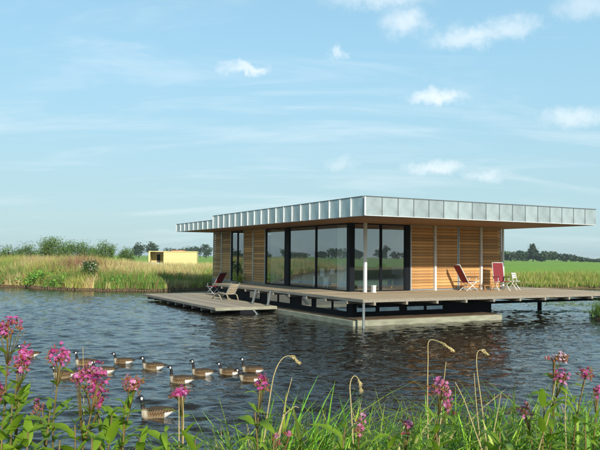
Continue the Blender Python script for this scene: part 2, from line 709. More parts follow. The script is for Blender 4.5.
nx, ny = len(gx), len(gy)
idx = np.arange(nx * ny).reshape(ny, nx)
quads = np.stack([idx[:-1, :-1], idx[:-1, 1:], idx[1:, 1:], idx[1:, :-1]], -1).reshape(-1, 4)
inl_ = np.maximum(GY - far_shore(GX), near_shore(GX) - GY)
kk = smooth((inl_ - 0.9) / 1.2)[..., None]
k2 = smooth((inl_ - 9.0) / 6.0)[..., None]
pat = (0.5 + 0.5 * np.sin(GX * 0.031 + GY * 0.012) * np.sin(GY * 0.043 - GX * 0.017))[..., None]
gcol = np.array((0.17, 0.12, 0.06)) * (1 - kk) + kk * ((1 - k2) * np.array((0.30, 0.27, 0.08)) + k2 * ((1 - pat) * np.array((0.20, 0.38, 0.018)) + pat * np.array((0.26, 0.40, 0.026))))
g = link('ground', np_mesh('ground', np.stack([GX, GY, GZ], -1).reshape(-1, 3), quads, gcol.reshape(-1, 3), MT['ground'], True))
tag(g, 'flat green meadow and lake bank around the water', kind='structure')

wgx = np.array(sorted([-420, -360, -250, -180, -130, -95, -70, -55, -45, -38, -33] + axis_pts(-29, 29, 0.11) + [33, 38, 45, 55, 70, 95, 130, 180, 250, 360, 420]))
wy = [1.5, 3.0, 4.2]
st = 0.05
while wy[-1] < 57:
    wy.append(wy[-1] + max(0.055, wy[-1] * 0.0055))
wgy = np.array(wy + [60, 65, 72, 80, 90, 100, 112])
WX, WY = np.meshgrid(wgx, wgy)
WZ = np.zeros_like(WX)
wr = np.random.default_rng(5)
nw = 46
lam = np.exp(wr.uniform(np.log(0.20), np.log(0.85), nw))
ang_ = R_(-70) + wr.normal(0, R_(38), nw)          # a light breeze ruffles the lake
slope = 0.036 * (0.55 / lam) ** 0.1
gust = 0.85 + 0.25 * np.sin(WX * 0.21 + 1.1) * np.sin(WY * 0.17 + 0.4) + 0.12 * np.sin(WX * 0.5 - WY * 0.37)
fade = smooth((30 - np.abs(WX)) / 3) * smooth((58 - WY) / 3)
for i in range(nw):
    k_ = 2 * math.pi / lam[i]
    WZ += slope[i] / k_ * np.sin(k_ * (WX * math.cos(ang_[i]) + WY * math.sin(ang_[i])) + wr.uniform(0, 6.28))
WZ *= gust * fade
nwx, nwy = len(wgx), len(wgy)
wi = np.arange(nwx * nwy).reshape(nwy, nwx)
wq = np.stack([wi[:-1, :-1], wi[:-1, 1:], wi[1:, 1:], wi[1:, :-1]], -1).reshape(-1, 4)
wo = link('water', np_mesh('water', np.stack([WX, WY, WZ], -1).reshape(-1, 3), wq, None, MT['water'], True))
tag(wo, 'rippled blue lake water around the floating house', kind='structure')

# ------------------------------------------------------------------ the floating house
ORG = on_water(363, 328.3)
DZ, SOF, TOP, TOP2 = 0.94, 3.72, 4.38, 4.17
XW, YW = 2.25, 4.40          # the two glazed fronts
XE, YE = 10.38, 19.70        # far ends of the walls
house = empty('floating_house', (ORG[0], ORG[1], 0), TH)
tag(house, 'modern flat-roofed floating house with zinc fascia, glass walls and larch slat panels', 'house')


def part(name, m, mb, parent=house, smooth=False, bevel=0.0):
    return mb.build(name, m, parent, smooth, bevel)


# pontoon and basement storey
part('pontoon', MT['concrete'], MB().box(0.0, 6.75, 0.6, 13.85, -0.6, 0.19), bevel=0.025)
shade_mb = MB()  # dark planks added so the sunlit pontoon top looks shaded
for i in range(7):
    shade_mb.box(0.06, 6.70, 0.66 + i * 0.135, 0.785 + i * 0.135, 0.191, 0.215)
part('pontoon_shade_planks', MT['stake'], shade_mb)
shade_mb = MB()  # the same added dark planks, shading the left ledge by their colour
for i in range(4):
    shade_mb.box(0.06 + i * 0.135, 0.185 + i * 0.135, 1.63, 13.7, 0.191, 0.215)
part('pontoon_shade_planks', MT['stake'], shade_mb)
bw = part('basement_wall', MT['basement'], MB().box(0.62, 7.15, 1.62, 13.8, 0.17, DZ - 0.10))


def low_window(x0, x1, y0, y1, face):
    """window in the basement wall; face 'left' looks along -x, 'front' along -y"""
    z0, z1 = 0.36, 0.82
    if face == 'left':
        fr = MB()
        x = 0.62
        fr.box(x - 0.03, x - 0.001, y0, y1, z0, z0 + 0.03).box(x - 0.03, x - 0.001, y0, y1, z1 - 0.03, z1)
        fr.box(x - 0.028, x - 0.001, y0, y0 + 0.03, z0 + 0.031, z1 - 0.031).box(x - 0.028, x - 0.001, y1 - 0.03, y1, z0 + 0.031, z1 - 0.031)
        o = part('basement_window_frame', MT['frame_dark'], fr, bw)
        part('basement_pane', MT['pane_low'], MB().box(x - 0.018, x - 0.008, y0 + 0.031, y1 - 0.031, z0 + 0.032, z1 - 0.032), bw)
    else:
        fr = MB()
        y = 1.62
        fr.box(x0, x1, y - 0.03, y - 0.001, z0, z0 + 0.03).box(x0, x1, y - 0.03, y - 0.001, z1 - 0.03, z1)
        fr.box(x0, x0 + 0.03, y - 0.028, y - 0.001, z0 + 0.031, z1 - 0.031).box(x1 - 0.03, x1, y - 0.028, y - 0.001, z0 + 0.031, z1 - 0.031)
        part('basement_window_frame', MT['frame_dark'], fr, bw)
        part('basement_pane', MT['pane_low'], MB().box(x0 + 0.031, x1 - 0.031, y - 0.018, y - 0.008, z0 + 0.032, z1 - 0.032), bw)


pl = bpy.data.materials.new('sky-reflecting basement glass')
pl.use_nodes = True
pb = pl.node_tree.nodes['Principled BSDF']
pb.inputs['Base Color'].default_value = (0.42, 0.45, 0.45, 1)
pb.inputs['Roughness'].default_value = 0.06
pb.inputs['IOR'].default_value = 2.0
pb.inputs['Metallic'].default_value = 0.75
MT['pane_low'] = pl
for (a, b) in ((1.95, 2.95), (3.02, 4.25), (4.55, 5.45), (6.4, 7.5), (7.6, 8.7), (9.4, 10.6)):
    low_window(0, 0, a, b, 'left')
for (a, b) in ((0.75, 1.62), (1.72, 2.66), (2.95, 3.80), (3.86, 4.70)):
    low_window(a, b, 0, 0, 'front')

# deck: boards, edge trim, joist ends, piles
deck = empty('deck', parent=house)
bd = MB()
bd.col = (1, 1, 1)


def boards(mb, x0, x1, y0, y1, z0, z1, pitch=0.145, gap=0.007, along='x', base=(0.54, 0.43, 0.28)):
    a, b = (y0, y1) if along == 'x' else (x0, x1)
    n = int(round((b - a) / pitch))
    p = (b - a) / n
    for i in range(n):
        c = random.uniform(0.78, 1.18)
        mb.col = (base[0] * c, base[1] * c * random.uniform(0.96, 1.03), base[2] * c * random.uniform(0.9, 1.08))
        dz = random.uniform(-0.002, 0.002)
        if along == 'x':
            mb.box(x0, x1, a + i * p + gap / 2, a + (i + 1) * p - gap / 2, z0, z1 + dz)
        else:
            mb.box(a + i * p + gap / 2, a + (i + 1) * p - gap / 2, y0, y1, z0, z1 + dz)


boards(bd, 0.02, 13.2, 0.02, 4.38, DZ - 0.035, DZ)
boards(bd, 0.02, XW - 0.02, 4.40, 13.9, DZ - 0.035, DZ, along='y')
boards(bd, XE + 0.02, 13.2, 4.40, 9.0, DZ - 0.035, DZ, along='y')
o = part('deck_boards', MT['deckwood'], bd, deck)
tag(o, kind='stuff')
ed = MB()
ed.box(-0.01, 13.2, -0.012, 0.016, DZ - 0.10, DZ - 0.004)
part('edge_trim', MT['plinth'], ed, deck)
part('edge_trim', MT['plinth'], MB().box(-0.012, 0.016, 0.018, 13.9, DZ - 0.10, DZ - 0.004), deck)
part('edge_trim', MT['plinth'], MB().box(13.202, 13.23, 0.0, 9.0, DZ - 0.10, DZ - 0.004), deck)
jm = MB().box(-0.04, 0.04, 0, 1.5, -0.10, 0).mesh('joist', MT['plinth'])
for v in np.arange(0.45, 13.0, 1.32):
    link('joist', jm, deck, (v, -0.03, DZ - 0.102))
for u in np.arange(1.0, 13.6, 1.45):
    link('joist', jm, deck, (-0.03, u, DZ - 0.102), (0, 0, R_(-90)))
part('deck_beam', MT['basement'], MB().box(0.5, 12.9, 1.0, 1.14, DZ - 0.36, DZ - 0.26), deck)
part('deck_beam', MT['basement'], MB().box(6.8, 12.9, 3.4, 3.54, DZ - 0.36, DZ - 0.26), deck)
pm = MB().tube([(0, 0, -1.1), (0, 0, DZ - 0.105)], 0.045, 10).mesh('deck_pile', MT['galv'], True)
link('deck_pile', pm, deck, (0.06, 0.06, 0))
pm2 = MB().tube([(0, 0, -1.1), (0, 0, DZ - 0.105)], 0.10, 10).mesh('deck_pile', MT['basement'], True)
link('deck_pile', pm2, deck, (12.6, 0.35, 0))
link('deck_pile', pm2, deck, (12.6, 4.2, 0))
# struts and steps down to the low terrace
for p_, q_ in (((-0.02, 8.5, 0.84), (-0.45, 7.9, 0.303)), ((-0.02, 7.0, 0.84), (-0.35, 6.6, 0.303))):
    part('strut', MT['galv'], MB().bar(p_, q_, 0.07, 0.12), deck)

# plinth below the far shutters and the dark body under the floor
part('rear_hull', MT['basement'], MB().box(XW + 0.002, XE - 0.1, 13.87, YE - 0.03, -0.5, DZ - 0.285))
part('plinth', MT['plinth'], MB().box(XW - 0.06, XW - 0.012, 13.92, YE - 0.02, 0.66, DZ + 0.01))
part('lower_body', MT['basement'], MB().box(XW, XE - 0.02, YW + 0.05, YE - 0.02, DZ - 0.28, DZ - 0.04))

# floor, rear walls, ceiling
part('floor', MT['inner_floor'], MB().box(XW + 0.02, XE - 0.02, YW + 0.02, YE - 0.03, DZ - 0.035, DZ + 0.02))
part('end_wall', MT['slat'], MB().box(XE - 0.12, XE - 0.002, YW + 0.12, YE - 0.121, DZ + 0.021, SOF - 0.03))
part('rear_wall', MT['inner_wall'], MB().box(XW + 0.12, XE - 0.002, YE - 0.12, YE - 0.002, DZ + 0.021, SOF - 0.03))
part('partition', MT['inner_wall'], MB().box(5.9, 6.02, YW + 0.2, 12.3, DZ + 0.021, SOF - 0.03))
part('partition', MT['inner_wall'], MB().box(XW + 0.3, XE - 0.2, 12.32, 12.42, DZ + 0.021, SOF - 0.03))
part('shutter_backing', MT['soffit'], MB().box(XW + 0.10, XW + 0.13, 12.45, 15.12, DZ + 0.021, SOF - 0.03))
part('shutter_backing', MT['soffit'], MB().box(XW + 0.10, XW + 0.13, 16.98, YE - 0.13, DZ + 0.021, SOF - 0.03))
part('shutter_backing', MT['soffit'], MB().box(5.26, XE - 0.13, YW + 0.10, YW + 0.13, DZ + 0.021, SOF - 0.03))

# roof with soffit boards, fascia panels and standing seams
roof = part('roof', MT['coping'], MB().box(0.05, 11.20, -0.03, 13.85, SOF + 0.05, TOP - 0.03))
lowroof = part('low_roof', MT['coping'], MB().box(0.05, 11.20, 13.90, 19.85, SOF + 0.05, TOP2 - 0.03))
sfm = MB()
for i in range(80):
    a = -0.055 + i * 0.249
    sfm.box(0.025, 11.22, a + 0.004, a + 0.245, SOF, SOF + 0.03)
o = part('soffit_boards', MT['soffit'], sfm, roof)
tag(o, kind='stuff')
part('soffit_edge', MT['soffit'], MB().box(0.02, 11.23, -0.075, -0.058, SOF + 0.001, SOF + 0.048), roof)


def fascia(p0, p1, z0, z1, n, nrm, par, first=True, proud=0.075):
    """n zinc panels from p0 to p1 with a standing seam at each joint; nrm points outwards"""
    p0, p1, nr = np.array(p0, float), np.array(p1, float), np.array(nrm, float)
    d = (p1 - p0)
    ln = np.hypot(*d)
    d = d / ln
    ang = math.atan2(d[1], d[0])
    pw = ln / n
    # local frame: x along, -y outwards
    flip = np.dot(nr, [math.sin(ang), -math.cos(ang)]) > 0
    s = -1 if flip else 1
    ys = sorted((0.0, s * 0.03))
    pme = MB().box(0.012, pw - 0.012, ys[0], ys[1], z0 + 0.02, z1 - 0.03).mesh('fascia_panel', MT['zinc'], bevel=0.004)
    yq = sorted((0.0, s * proud))
    sme = MB().box(-0.018, 0.018, yq[0], yq[1], z0 + 0.005, z1 - 0.032).mesh('standing_seam', MT['zinc_seam' if proud > 0.06 else 'coping'])
    for i in range(n):
        q = p0 + d * (pw * i)
        link('fascia_panel', pme, par, (q[0], q[1], 0), (0, 0, ang + random.uniform(-0.004, 0.004)))
        if i > 0 or first:
            link('standing_seam', sme, par, (q[0], q[1], 0), (0, 0, ang))
    c = MB()
    yb = sorted((s * 0.048, -s * 0.06))
    c.box(-0.0, ln, yb[0], yb[1], z1 - 0.03, z1)
    co = c.build('coping', MT['coping'], par)
    co.location = (p0[0], p0[1], 0)
    co.rotation_euler = (0, 0, ang)
    b = MB()
    yb = sorted((s * 0.045, 0.0))
    b.box(0, ln, yb[0], yb[1], z0 - 0.004, z0 + 0.019)
    bo = b.build('drip_edge', MT['zinc_seam'], par)
    bo.location = (p0[0], p0[1], 0)
    bo.rotation_euler = (0, 0, ang)


fascia((0.03, -0.05), (11.22, -0.05), SOF, TOP, 17, (0, -1), roof, True, 0.034)
fascia((0.03, 13.9), (0.03, 0.03), SOF, TOP, 19, (-1, 0), roof)
fascia((0.03, 19.87), (0.03, 13.94), SOF, TOP2, 8, (-1, 0), lowroof)
fascia((11.24, 0.03), (11.24, 13.85), SOF, TOP, 19, (1, 0), roof)
part('corner_trim', MT['zinc_seam'], MB().box(-0.03, 0.028, -0.11, -0.052, SOF, TOP - 0.031), roof)

# glazing


def window(x0, x1, y0, y1, face, z0=DZ + 0.0, z1=SOF - 0.004, fw=0.045, pane='glass'):
    w_ = empty('window', parent=house)
    fr = MB()
    if face == 'left':
        a, b = XW, XW + 0.09
        fr.box(a, b, y0, y1, z0, z0 + fw).box(a, b, y0, y1, z1 - fw, z1)
        fr.box(a + .002, b - .002, y0, y0 + fw, z0 + fw, z1 - fw).box(a + .002, b - .002, y1 - fw, y1, z0 + fw, z1 - fw)
        g_ = MB().box(a + 0.035, a + 0.055, y0 + fw, y1 - fw, z0 + fw, z1 - fw)
    else:
        a, b = YW, YW + 0.09
        fr.box(x0, x1, a, b, z0, z0 + fw).box(x0, x1, a, b, z1 - fw, z1)
        fr.box(x0, x0 + fw, a + .002, b - .002, z0 + fw, z1 - fw).box(x1 - fw, x1, a + .002, b - .002, z0 + fw, z1 - fw)
        g_ = MB().box(x0 + fw, x1 - fw, a + 0.035, a + 0.055, z0 + fw, z1 - fw)
    part('window_frame', MT['frame_dark'], fr, w_)
    part('pane', MT[pane], g_, w_)
    return w_


window(0, 0, 4.62, 7.23, 'left')
window(0, 0, 7.24, 9.80, 'left')
window(0, 0, 10.24, 12.36, 'left')
window(0, 0, 15.18, 16.02, 'left')
window(0, 0, 16.04, 16.90, 'left')
window(2.43, 3.76, 0, 0, 'front')
window(3.77, 5.00, 0, 0, 'front')
part('corner_post', MT['frame_dark'], MB().box(XW - 0.012, XW + 0.17, YW - 0.012, YW + 0.19, DZ, SOF - 0.002))
part('mullion', MT['frame_dark'], MB().box(XW - 0.01, XW + 0.12, 9.81, 10.23, DZ, SOF - 0.002))
part('mullion', MT['frame_dark'], MB().box(5.01, 5.20, YW - 0.01, YW + 0.12, DZ, SOF - 0.002))
part('steel_column', MT['white'], MB().box(2.60, 2.71, 3.86, 3.97, DZ, SOF - 0.002))

# shutters of horizontal slats
SLATS = 21
PITCH_S = (SOF - 0.04 - (DZ + 0.06)) / SLATS
slat_me = MB().box(-0.5, 0.5, -0.011, 0.011, -0.056, 0.056).mesh('slat', MT['slat'])
slat_vars = []
for k in range(6):
    m2 = MT['slat'].copy()
    m2.name = 'larch slat tone %d' % k
    f_ = (0.72, 0.85, 0.95, 1.05, 1.18, 1.3)[k]
    for nd in m2.node_tree.nodes:
        if nd.type == 'MIX' and nd.blend_type == 'MIX':
            a_, b_ = nd.inputs['A'].default_value, nd.inputs['B'].default_value
            nd.inputs['A'].default_value = (a_[0] * f_, a_[1] * f_ * 1.02, a_[2] * f_, 1)
            nd.inputs['B'].default_value = (b_[0] * f_, b_[1] * f_, b_[2] * f_ * 1.05, 1)
    me2 = slat_me.copy()
    me2.materials[0] = m2
    slat_vars.append(me2)


def shutter(a, b, face):
    sh = empty('shutter', parent=house)
    z0, z1 = DZ + 0.02, SOF - 0.01
    fr = MB()
    if face == 'left':
        x = XW
        fr.box(x - 0.035, x + 0.02, a + 0.004, a + 0.05, z0, z1).box(x - 0.035, x + 0.02, b - 0.05, b - 0.004, z0, z1)
        fr.box(x - 0.033, x + 0.02, a + 0.051, b - 0.051, z0, z0 + 0.035).box(x - 0.033, x + 0.02, a + 0.051, b - 0.051, z1 - 0.03, z1)
    else:
        y = YW
        fr.box(a + 0.004, a + 0.05, y - 0.035, y + 0.02, z0, z1).box(b - 0.05, b - 0.004, y - 0.035, y + 0.02, z0, z1)
        fr.box(a + 0.051, b - 0.051, y - 0.033, y + 0.02, z0, z0 + 0.035).box(a + 0.051, b - 0.051, y - 0.033, y + 0.02, z1 - 0.03, z1)
    part('shutter_frame', MT['rail'], fr, sh)
    ln = b - a - 0.104
    mid = (a + b) / 2
    for i in range(SLATS):
        z = z0 + 0.05 + PITCH_S * (i + 0.5)
        tilt = R_(random.choice((4, 6, 8, 10)) + random.uniform(-2, 2))
        me_ = random.choice(slat_vars)
        if face == 'left':
            o_ = link('slat', me_, sh, (XW - 0.008, mid, z), None, (ln, 1, 1))
            o_.rotation_euler = (tilt, 0, R_(-90))
        else:
            o_ = link('slat', me_, sh, (mid, YW - 0.008, z), (tilt, 0, 0), (ln, 1, 1))
    return sh


for (a, b) in ((12.39, 13.88), (13.89, 15.14), (16.93, 18.35), (18.36, 19.68)):
    shutter(a, b, 'left')
for (a, b) in ((5.24, 6.51), (6.53, 7.84), (7.86, 9.11), (9.13, 10.37)):
    shutter(a, b, 'front')
for v in (6.52, 9.12, 10.42):
    part('wall_rail', MT['white'], MB().box(v - 0.045, v + 0.045, YW - 0.12, YW - 0.04, DZ, SOF - 0.002))

# things inside, behind the glass


def hloc(x, y, z):
    return tuple(ORG[:2] + (AX * y + BX * x)[:2]) + (z,)


FZ = DZ + 0.021
t = empty('kitchen_island', hloc(4.6, 9.0, FZ), TH)
tag(t, 'navy blue kitchen island behind the long left glass wall', 'kitchen island')
MB().box(-0.45, 0.45, -1.5, 1.5, 0.06, 0.9).build('cabinet', MT['navy'], t)
MB().box(-0.42, 0.42, -1.47, 1.47, 0.0, 0.059).build('kick_base', MT['frame_dark'], t)
MB().box(-0.5, 0.5, -1.55, 1.55, 0.901, 0.945).build('counter_top', MT['inner_floor'], t)
for k in range(4):
    MB().box(-0.47, -0.452, -1.46 + k * 0.74, -0.76 + k * 0.74, 0.1, 0.86).build('door_panel', MT['navy'], t)


def stool(x, y, label):
    t = empty('white_stool', hloc(x, y, FZ), TH)
    tag(t, label, 'stool', 'white stools behind the left glass')
    MB().box(-0.2, 0.2, -0.2, 0.2, 0.44, 0.49).build('seat', MT['white'], t, bevel=0.012)
    MB().box(0.15, 0.2, -0.19, 0.19, 0.491, 0.86).build('backrest', MT['white'], t, bevel=0.012)
    for i in (-1, 1):
        for j in (-1, 1):
            MB().bar((i * 0.16, j * 0.16, 0.44), (i * 0.19, j * 0.19, 0), 0.04, 0.04).build('leg', MT['white'], t)
    MB().box(-0.19, -0.17, -0.18, 0.18, 0.12, 0.43).build('front_panel', MT['white'], t)


stool(2.95, 8.15, 'white stool behind the glass, left of the thin middle mullion')
stool(2.95, 7.25, 'white stool behind the glass, right of the thin middle mullion')
t = empty('sofa', hloc(4.2, 6.5, FZ), TH)
tag(t, 'dark green sofa behind the front corner window', 'sofa')
MB().box(-1.2, 1.2, -0.45, 0.45, 0.12, 0.42).build('seat', MT['sofa'], t, bevel=0.04)
MB().box(-1.2, 1.2, -0.62, -0.42, 0.12, 0.95).build('backrest', MT['sofa'], t, bevel=0.05)
for i in (-1, 1):
    MB().box(i * 1.3 - 0.1, i * 1.3 + 0.1, -0.6, 0.45, 0.12, 0.62).build('armrest', MT['sofa'], t, bevel=0.04)
    for j in (-0.5, 0.35):
        MB().box(i * 1.2 - 0.03, i * 1.2 + 0.03, j - 0.03, j + 0.03, 0, 0.119).build('leg', MT['teak'], t)
t = empty('cushion', hloc(5.05, 6.3, FZ + 0.42), TH)
tag(t, 'red cushion on the dark green sofa', 'cushion')
MB().box(-0.22, 0.22, -0.15, 0.0, 0.0, 0.68).build('cover', MT['pillar'], t, bevel=0.06)
cm = MB()
for (y0, y1) in ((4.75, 5.75),):
    pts = []
    n = 22
    for i in range(n + 1):
        yy = y0 + (y1 - y0) * i / n
        pts.append((XW + 0.24 + 0.035 * math.sin(i * 1.9), yy))
    vs = [(p[0], p[1], z) for z in (FZ, SOF - 0.06) for p in pts]
    cm.add(vs, [(i, i + 1, n + 2 + i, n + 1 + i) for i in range(n)])
co_ = cm.build('curtain', MT['curtain'])
co_.location = (ORG[0], ORG[1], 0)
co_.rotation_euler = (0, 0, TH)
co_.modifiers.new('thick', 'SOLIDIFY').thickness = 0.012
tag(co_, 'pale curtain gathered behind the glass beside the dark corner post', 'curtain')
t = empty('dining_table', hloc(3.6, 11.2, FZ), TH)
tag(t, 'dark table behind the narrow left window beside the slats', 'table')
MB().box(-0.5, 0.5, -0.8, 0.8, 0.70, 0.74).build('table_top', MT['navy'], t, bevel=0.008)
for i in (-1, 1):
    for j in (-1, 1):
        MB().box(i * .43 - .03, i * .43 + .03, j * .72 - .03, j * .72 + .03, 0, .699).build('leg', MT['navy'], t)

# ------------------------------------------------------------------ low floating terrace
TZ = 0.30
ter = empty('floating_terrace', (ORG[0], ORG[1], 0), TH)
tag(ter, 'low wooden terrace floating beside the left side of the house', 'terrace')
tb = MB()
tb.col = (1, 1, 1)
boards(tb, -2.7, -0.03, 6.4, 13.90, TZ - 0.035, TZ, along='y', base=(0.47, 0.39, 0.28))
boards(tb, -2.7, XW - 0.08, 13.91, 17.0, TZ - 0.035, TZ, along='y', base=(0.47, 0.39, 0.28))
o = part('terrace_boards', MT['deckwood'], tb, ter)
tag(o, kind='stuff')
part('edge_trim', MT['concrete'], MB().box(-2.71, -0.03, 6.37, 6.398, TZ - 0.12, TZ - 0.004), ter)
part('edge_trim', MT['plinth'], MB().box(-2.73, -2.702, 6.37, 17.0, TZ - 0.10, TZ - 0.004), ter)
fm = MB().box(-0.3, 0.3, -1.1, 1.1, -0.35, 0.0).mesh('float', MT['basement'])
for u in (7.5, 10.2, 12.9, 15.6):
    link('float', fm, ter, (-1.35, u, TZ - 0.12))
jm2 = MB().box(0, 0.6, -0.05, 0.05, -0.12, 0).mesh('joist', MT['plinth'])
for u in np.arange(6.9, 16.9, 1.15):
    link('joist', jm2, ter, (-2.70, u, TZ - 0.101))
part('brace', MT['galv'], MB().bar((-1.1, 6.36, TZ - 0.11), (-0.85, 6.2, -0.15), 0.06, 0.06), ter)

# ------------------------------------------------------------------ garden furniture


def sling_chair(label, loc, rz, back_len=0.78, recline=28, frame='rail', group=None, seat_h=0.36, name='garden_chair'):
    t = empty(name, loc, rz)
    tag(t, label, 'chair', group)
    # faces +x; seat from x=-.22 to .28
    rc = R_(recline)
    bx_, bz = -0.22, seat_h
    tx, tz = bx_ - math.sin(rc) * back_len, bz + math.cos(rc) * back_len
    MB().bar((bx_ - 0.01, 0, bz + 0.02), (tx + 0.0, 0, tz - 0.02), 0.47, 0.022, up=(1, 0, 0.3)).build('backrest', MT['maroon'], t)
    MB().bar((bx_ + 0.012, 0, bz + 0.005), (0.28, 0, bz + 0.05), 0.47, 0.022).build('seat', MT['maroon'], t)
    for s in (-1, 1):
        y = s * 0.255
        MB().tube([(tx, y, tz), (bx_, y, bz), (0.29, y, bz + 0.05)], 0.016, 6).build('side_rail', MT[frame], t, True)
        MB().tube([(bx_ + 0.05, y, bz), (0.26, y, 0.0)], 0.016, 6).build('leg', MT[frame], t, True)
        MB().tube([(0.2, y, bz + 0.04), (bx_ - 0.12, y, 0.0)], 0.016, 6).build('leg', MT[frame], t, True)
        MB().box(-0.32, 0.22, y - 0.03, y + 0.03, bz + 0.22, bz + 0.245).build('armrest', MT['black_plastic'], t)
        MB().tube([(0.16, y, bz + 0.05), (0.16, y, bz + 0.22)], 0.012, 6).build('arm_support', MT[frame], t, True)
    MB().tube([(tx, -0.255, tz), (tx, 0.255, tz)], 0.016, 6).build('top_rail', MT[frame], t, True)
    return t


t = empty('white_lantern', hloc(2.95, 3.75, DZ), TH)
tag(t, 'small white lantern box at the foot of the white column', 'lantern')
MB().box(-0.08, 0.08, -0.08, 0.08, 0, 0.03).build('base', MT['white'], t)
MB().box(-0.07, 0.07, -0.07, 0.07, 0.031, 0.24).build('body', MT['curtain'], t)
MB().box(-0.08, 0.08, -0.08, 0.08, 0.241, 0.28).build('cap', MT['white'], t)
sling_chair('maroon reclining chair on the deck, leaning back towards the slat wall', hloc(7.75, 3.55, DZ), TH + R_(-8), 0.86, 30, 'white', 'maroon chairs on the deck')
sling_chair('upright maroon high-backed chair on the deck near the end of the slat wall', hloc(9.25, 3.2, DZ), TH + R_(-105), 0.86, 10, 'white', 'maroon chairs on the deck')
t = empty('white_folding_chair', hloc(10.3, 3.5, DZ), TH + R_(-80))
t.scale = (0.9, 0.7, 0.85)
tag(t, 'white folding chair just past the corner of the slat wall', 'chair')
for s in (-1, 1):
    MB().tube([(-0.2, s * 0.2, 0), (0.05, s * 0.2, 0.45), (-0.06, s * 0.2, 0.9)], 0.02, 6).build('leg', MT['white'], t, True)
    MB().tube([(0.25, s * 0.17, 0), (-0.12, s * 0.17, 0.47)], 0.02, 6).build('leg', MT['white'], t, True)
for k in range(4):
    MB().box(-0.15 + k * 0.1, -0.07 + k * 0.1, -0.2, 0.2, 0.455, 0.475).build('seat_slat', MT['white'], t)
for k in range(3):
    MB().box(-0.05 - k * 0.02, -0.03 - k * 0.02, -0.2, 0.2, 0.62 + k * 0.1, 0.69 + k * 0.1).build('back_slat', MT['white'], t)
t = empty('footstool', hloc(8.55, 3.45, DZ), TH)
tag(t, 'small teak footstool between the two maroon chairs', 'stool')
for k in range(4):
    MB().box(-0.22, 0.22, -0.2 + k * 0.105, -0.11 + k * 0.105, 0.22, 0.245).build('top_slat', MT['teak'], t)
for i in (-1, 1):
    for j in (-1, 1):
        MB().box(i * .19 - .02, i * .19 + .02, j * .16 - .02, j * .16 + .02, 0, .219).build('leg', MT['teak'], t)

sling_chair('maroon lounge chair at the far end of the low terrace', hloc(0.85, 16.0, TZ), TH + R_(112), 0.95, 36, 'rail')
# teak steamer lounger with bent arms
t = empty('steamer_lounger', hloc(-0.45, 10.9, TZ), TH + R_(96))
t.scale = (1.15, 0.9, 0.8)
tag(t, 'pale wooden steamer lounger with curved rails on the low terrace', 'lounger')
for s in (-1, 1):
    y = s * 0.28
    MB().tube([(-0.62, y, 0.02), (-0.5, y, 0.3), (-0.2, y, 0.42), (0.25, y, 0.42), (0.6, y, 0.25), (0.78, y, 0.02)], 0.028, 6).build('side_rail', MT['oldwood'], t, True)
    MB().bar((-0.35, y * 0.85, 0.36), (-0.78, y * 0.85, 1.02), 0.045, 0.03).build('back_post', MT['rail'], t)
    MB().bar((0.3, y * 0.9, 0.36), (0.02, y * 0.9, 0.0), 0.05, 0.03).build('leg', MT['oldwood'], t)
for k in range(7):
    MB().box(-0.35 + k * 0.1, -0.27 + k * 0.1, -0.24, 0.24, 0.33, 0.35).build('seat_slat', MT['oldwood'], t)
for k in range(6):
    c = k * 0.11
    MB().bar((-0.38 - c * 0.6, -0.23, 0.40 + c * 0.9), (-0.38 - c * 0.6, 0.23, 0.40 + c * 0.9), 0.02, 0.07).build('back_slat', MT['oldwood'], t)
# potted plant against the glass
t = empty('potted_plant', hloc(1.95, 14.95, TZ), TH)
tag(t, 'yellow-green leafy plant in a pot beside the slat panel', 'plant')
MB().tube([(0, 0, 0), (0, 0, 0.28)], [0.11, 0.15], 12).build('pot', MT['pot'], t, True)
C_ = np.array([0, 0, 0.72]) + rng.normal(size=(160, 3)) * np.array([0.11, 0.11, 0.2])
link('foliage', leaves('foliage', C_, rng.uniform(0.07, 0.13, 160), jitter((0.26, 0.33, 0.03), 160), MT['foliage']), t)
MB().tube([(0, 0, 0.27), (0, 0, 0.75)], 0.012, 5).build('stem', MT['stem'], t)

# ------------------------------------------------------------------ trees, bushes and far woods


def crown_pts(n, rx, ry, rz, nclump, spread=0.42):
    cc = rng.normal(size=(nclump, 3))
    cc /= np.linalg.norm(cc, axis=1)[:, None]
    cc *= (rng.uniform(0.25, 1.0, (nclump, 1)) ** 0.45)
    k = rng.integers(0, nclump, n)
    wgt = rng.uniform(0.5, 1.3, nclump)
    p = cc[k] * 0.72 + np.clip(rng.normal(size=(n, 3)), -1.7, 1.7) * spread * 0.5 * wgt[k][:, None]
    return p * np.array([rx, ry, rz]), k


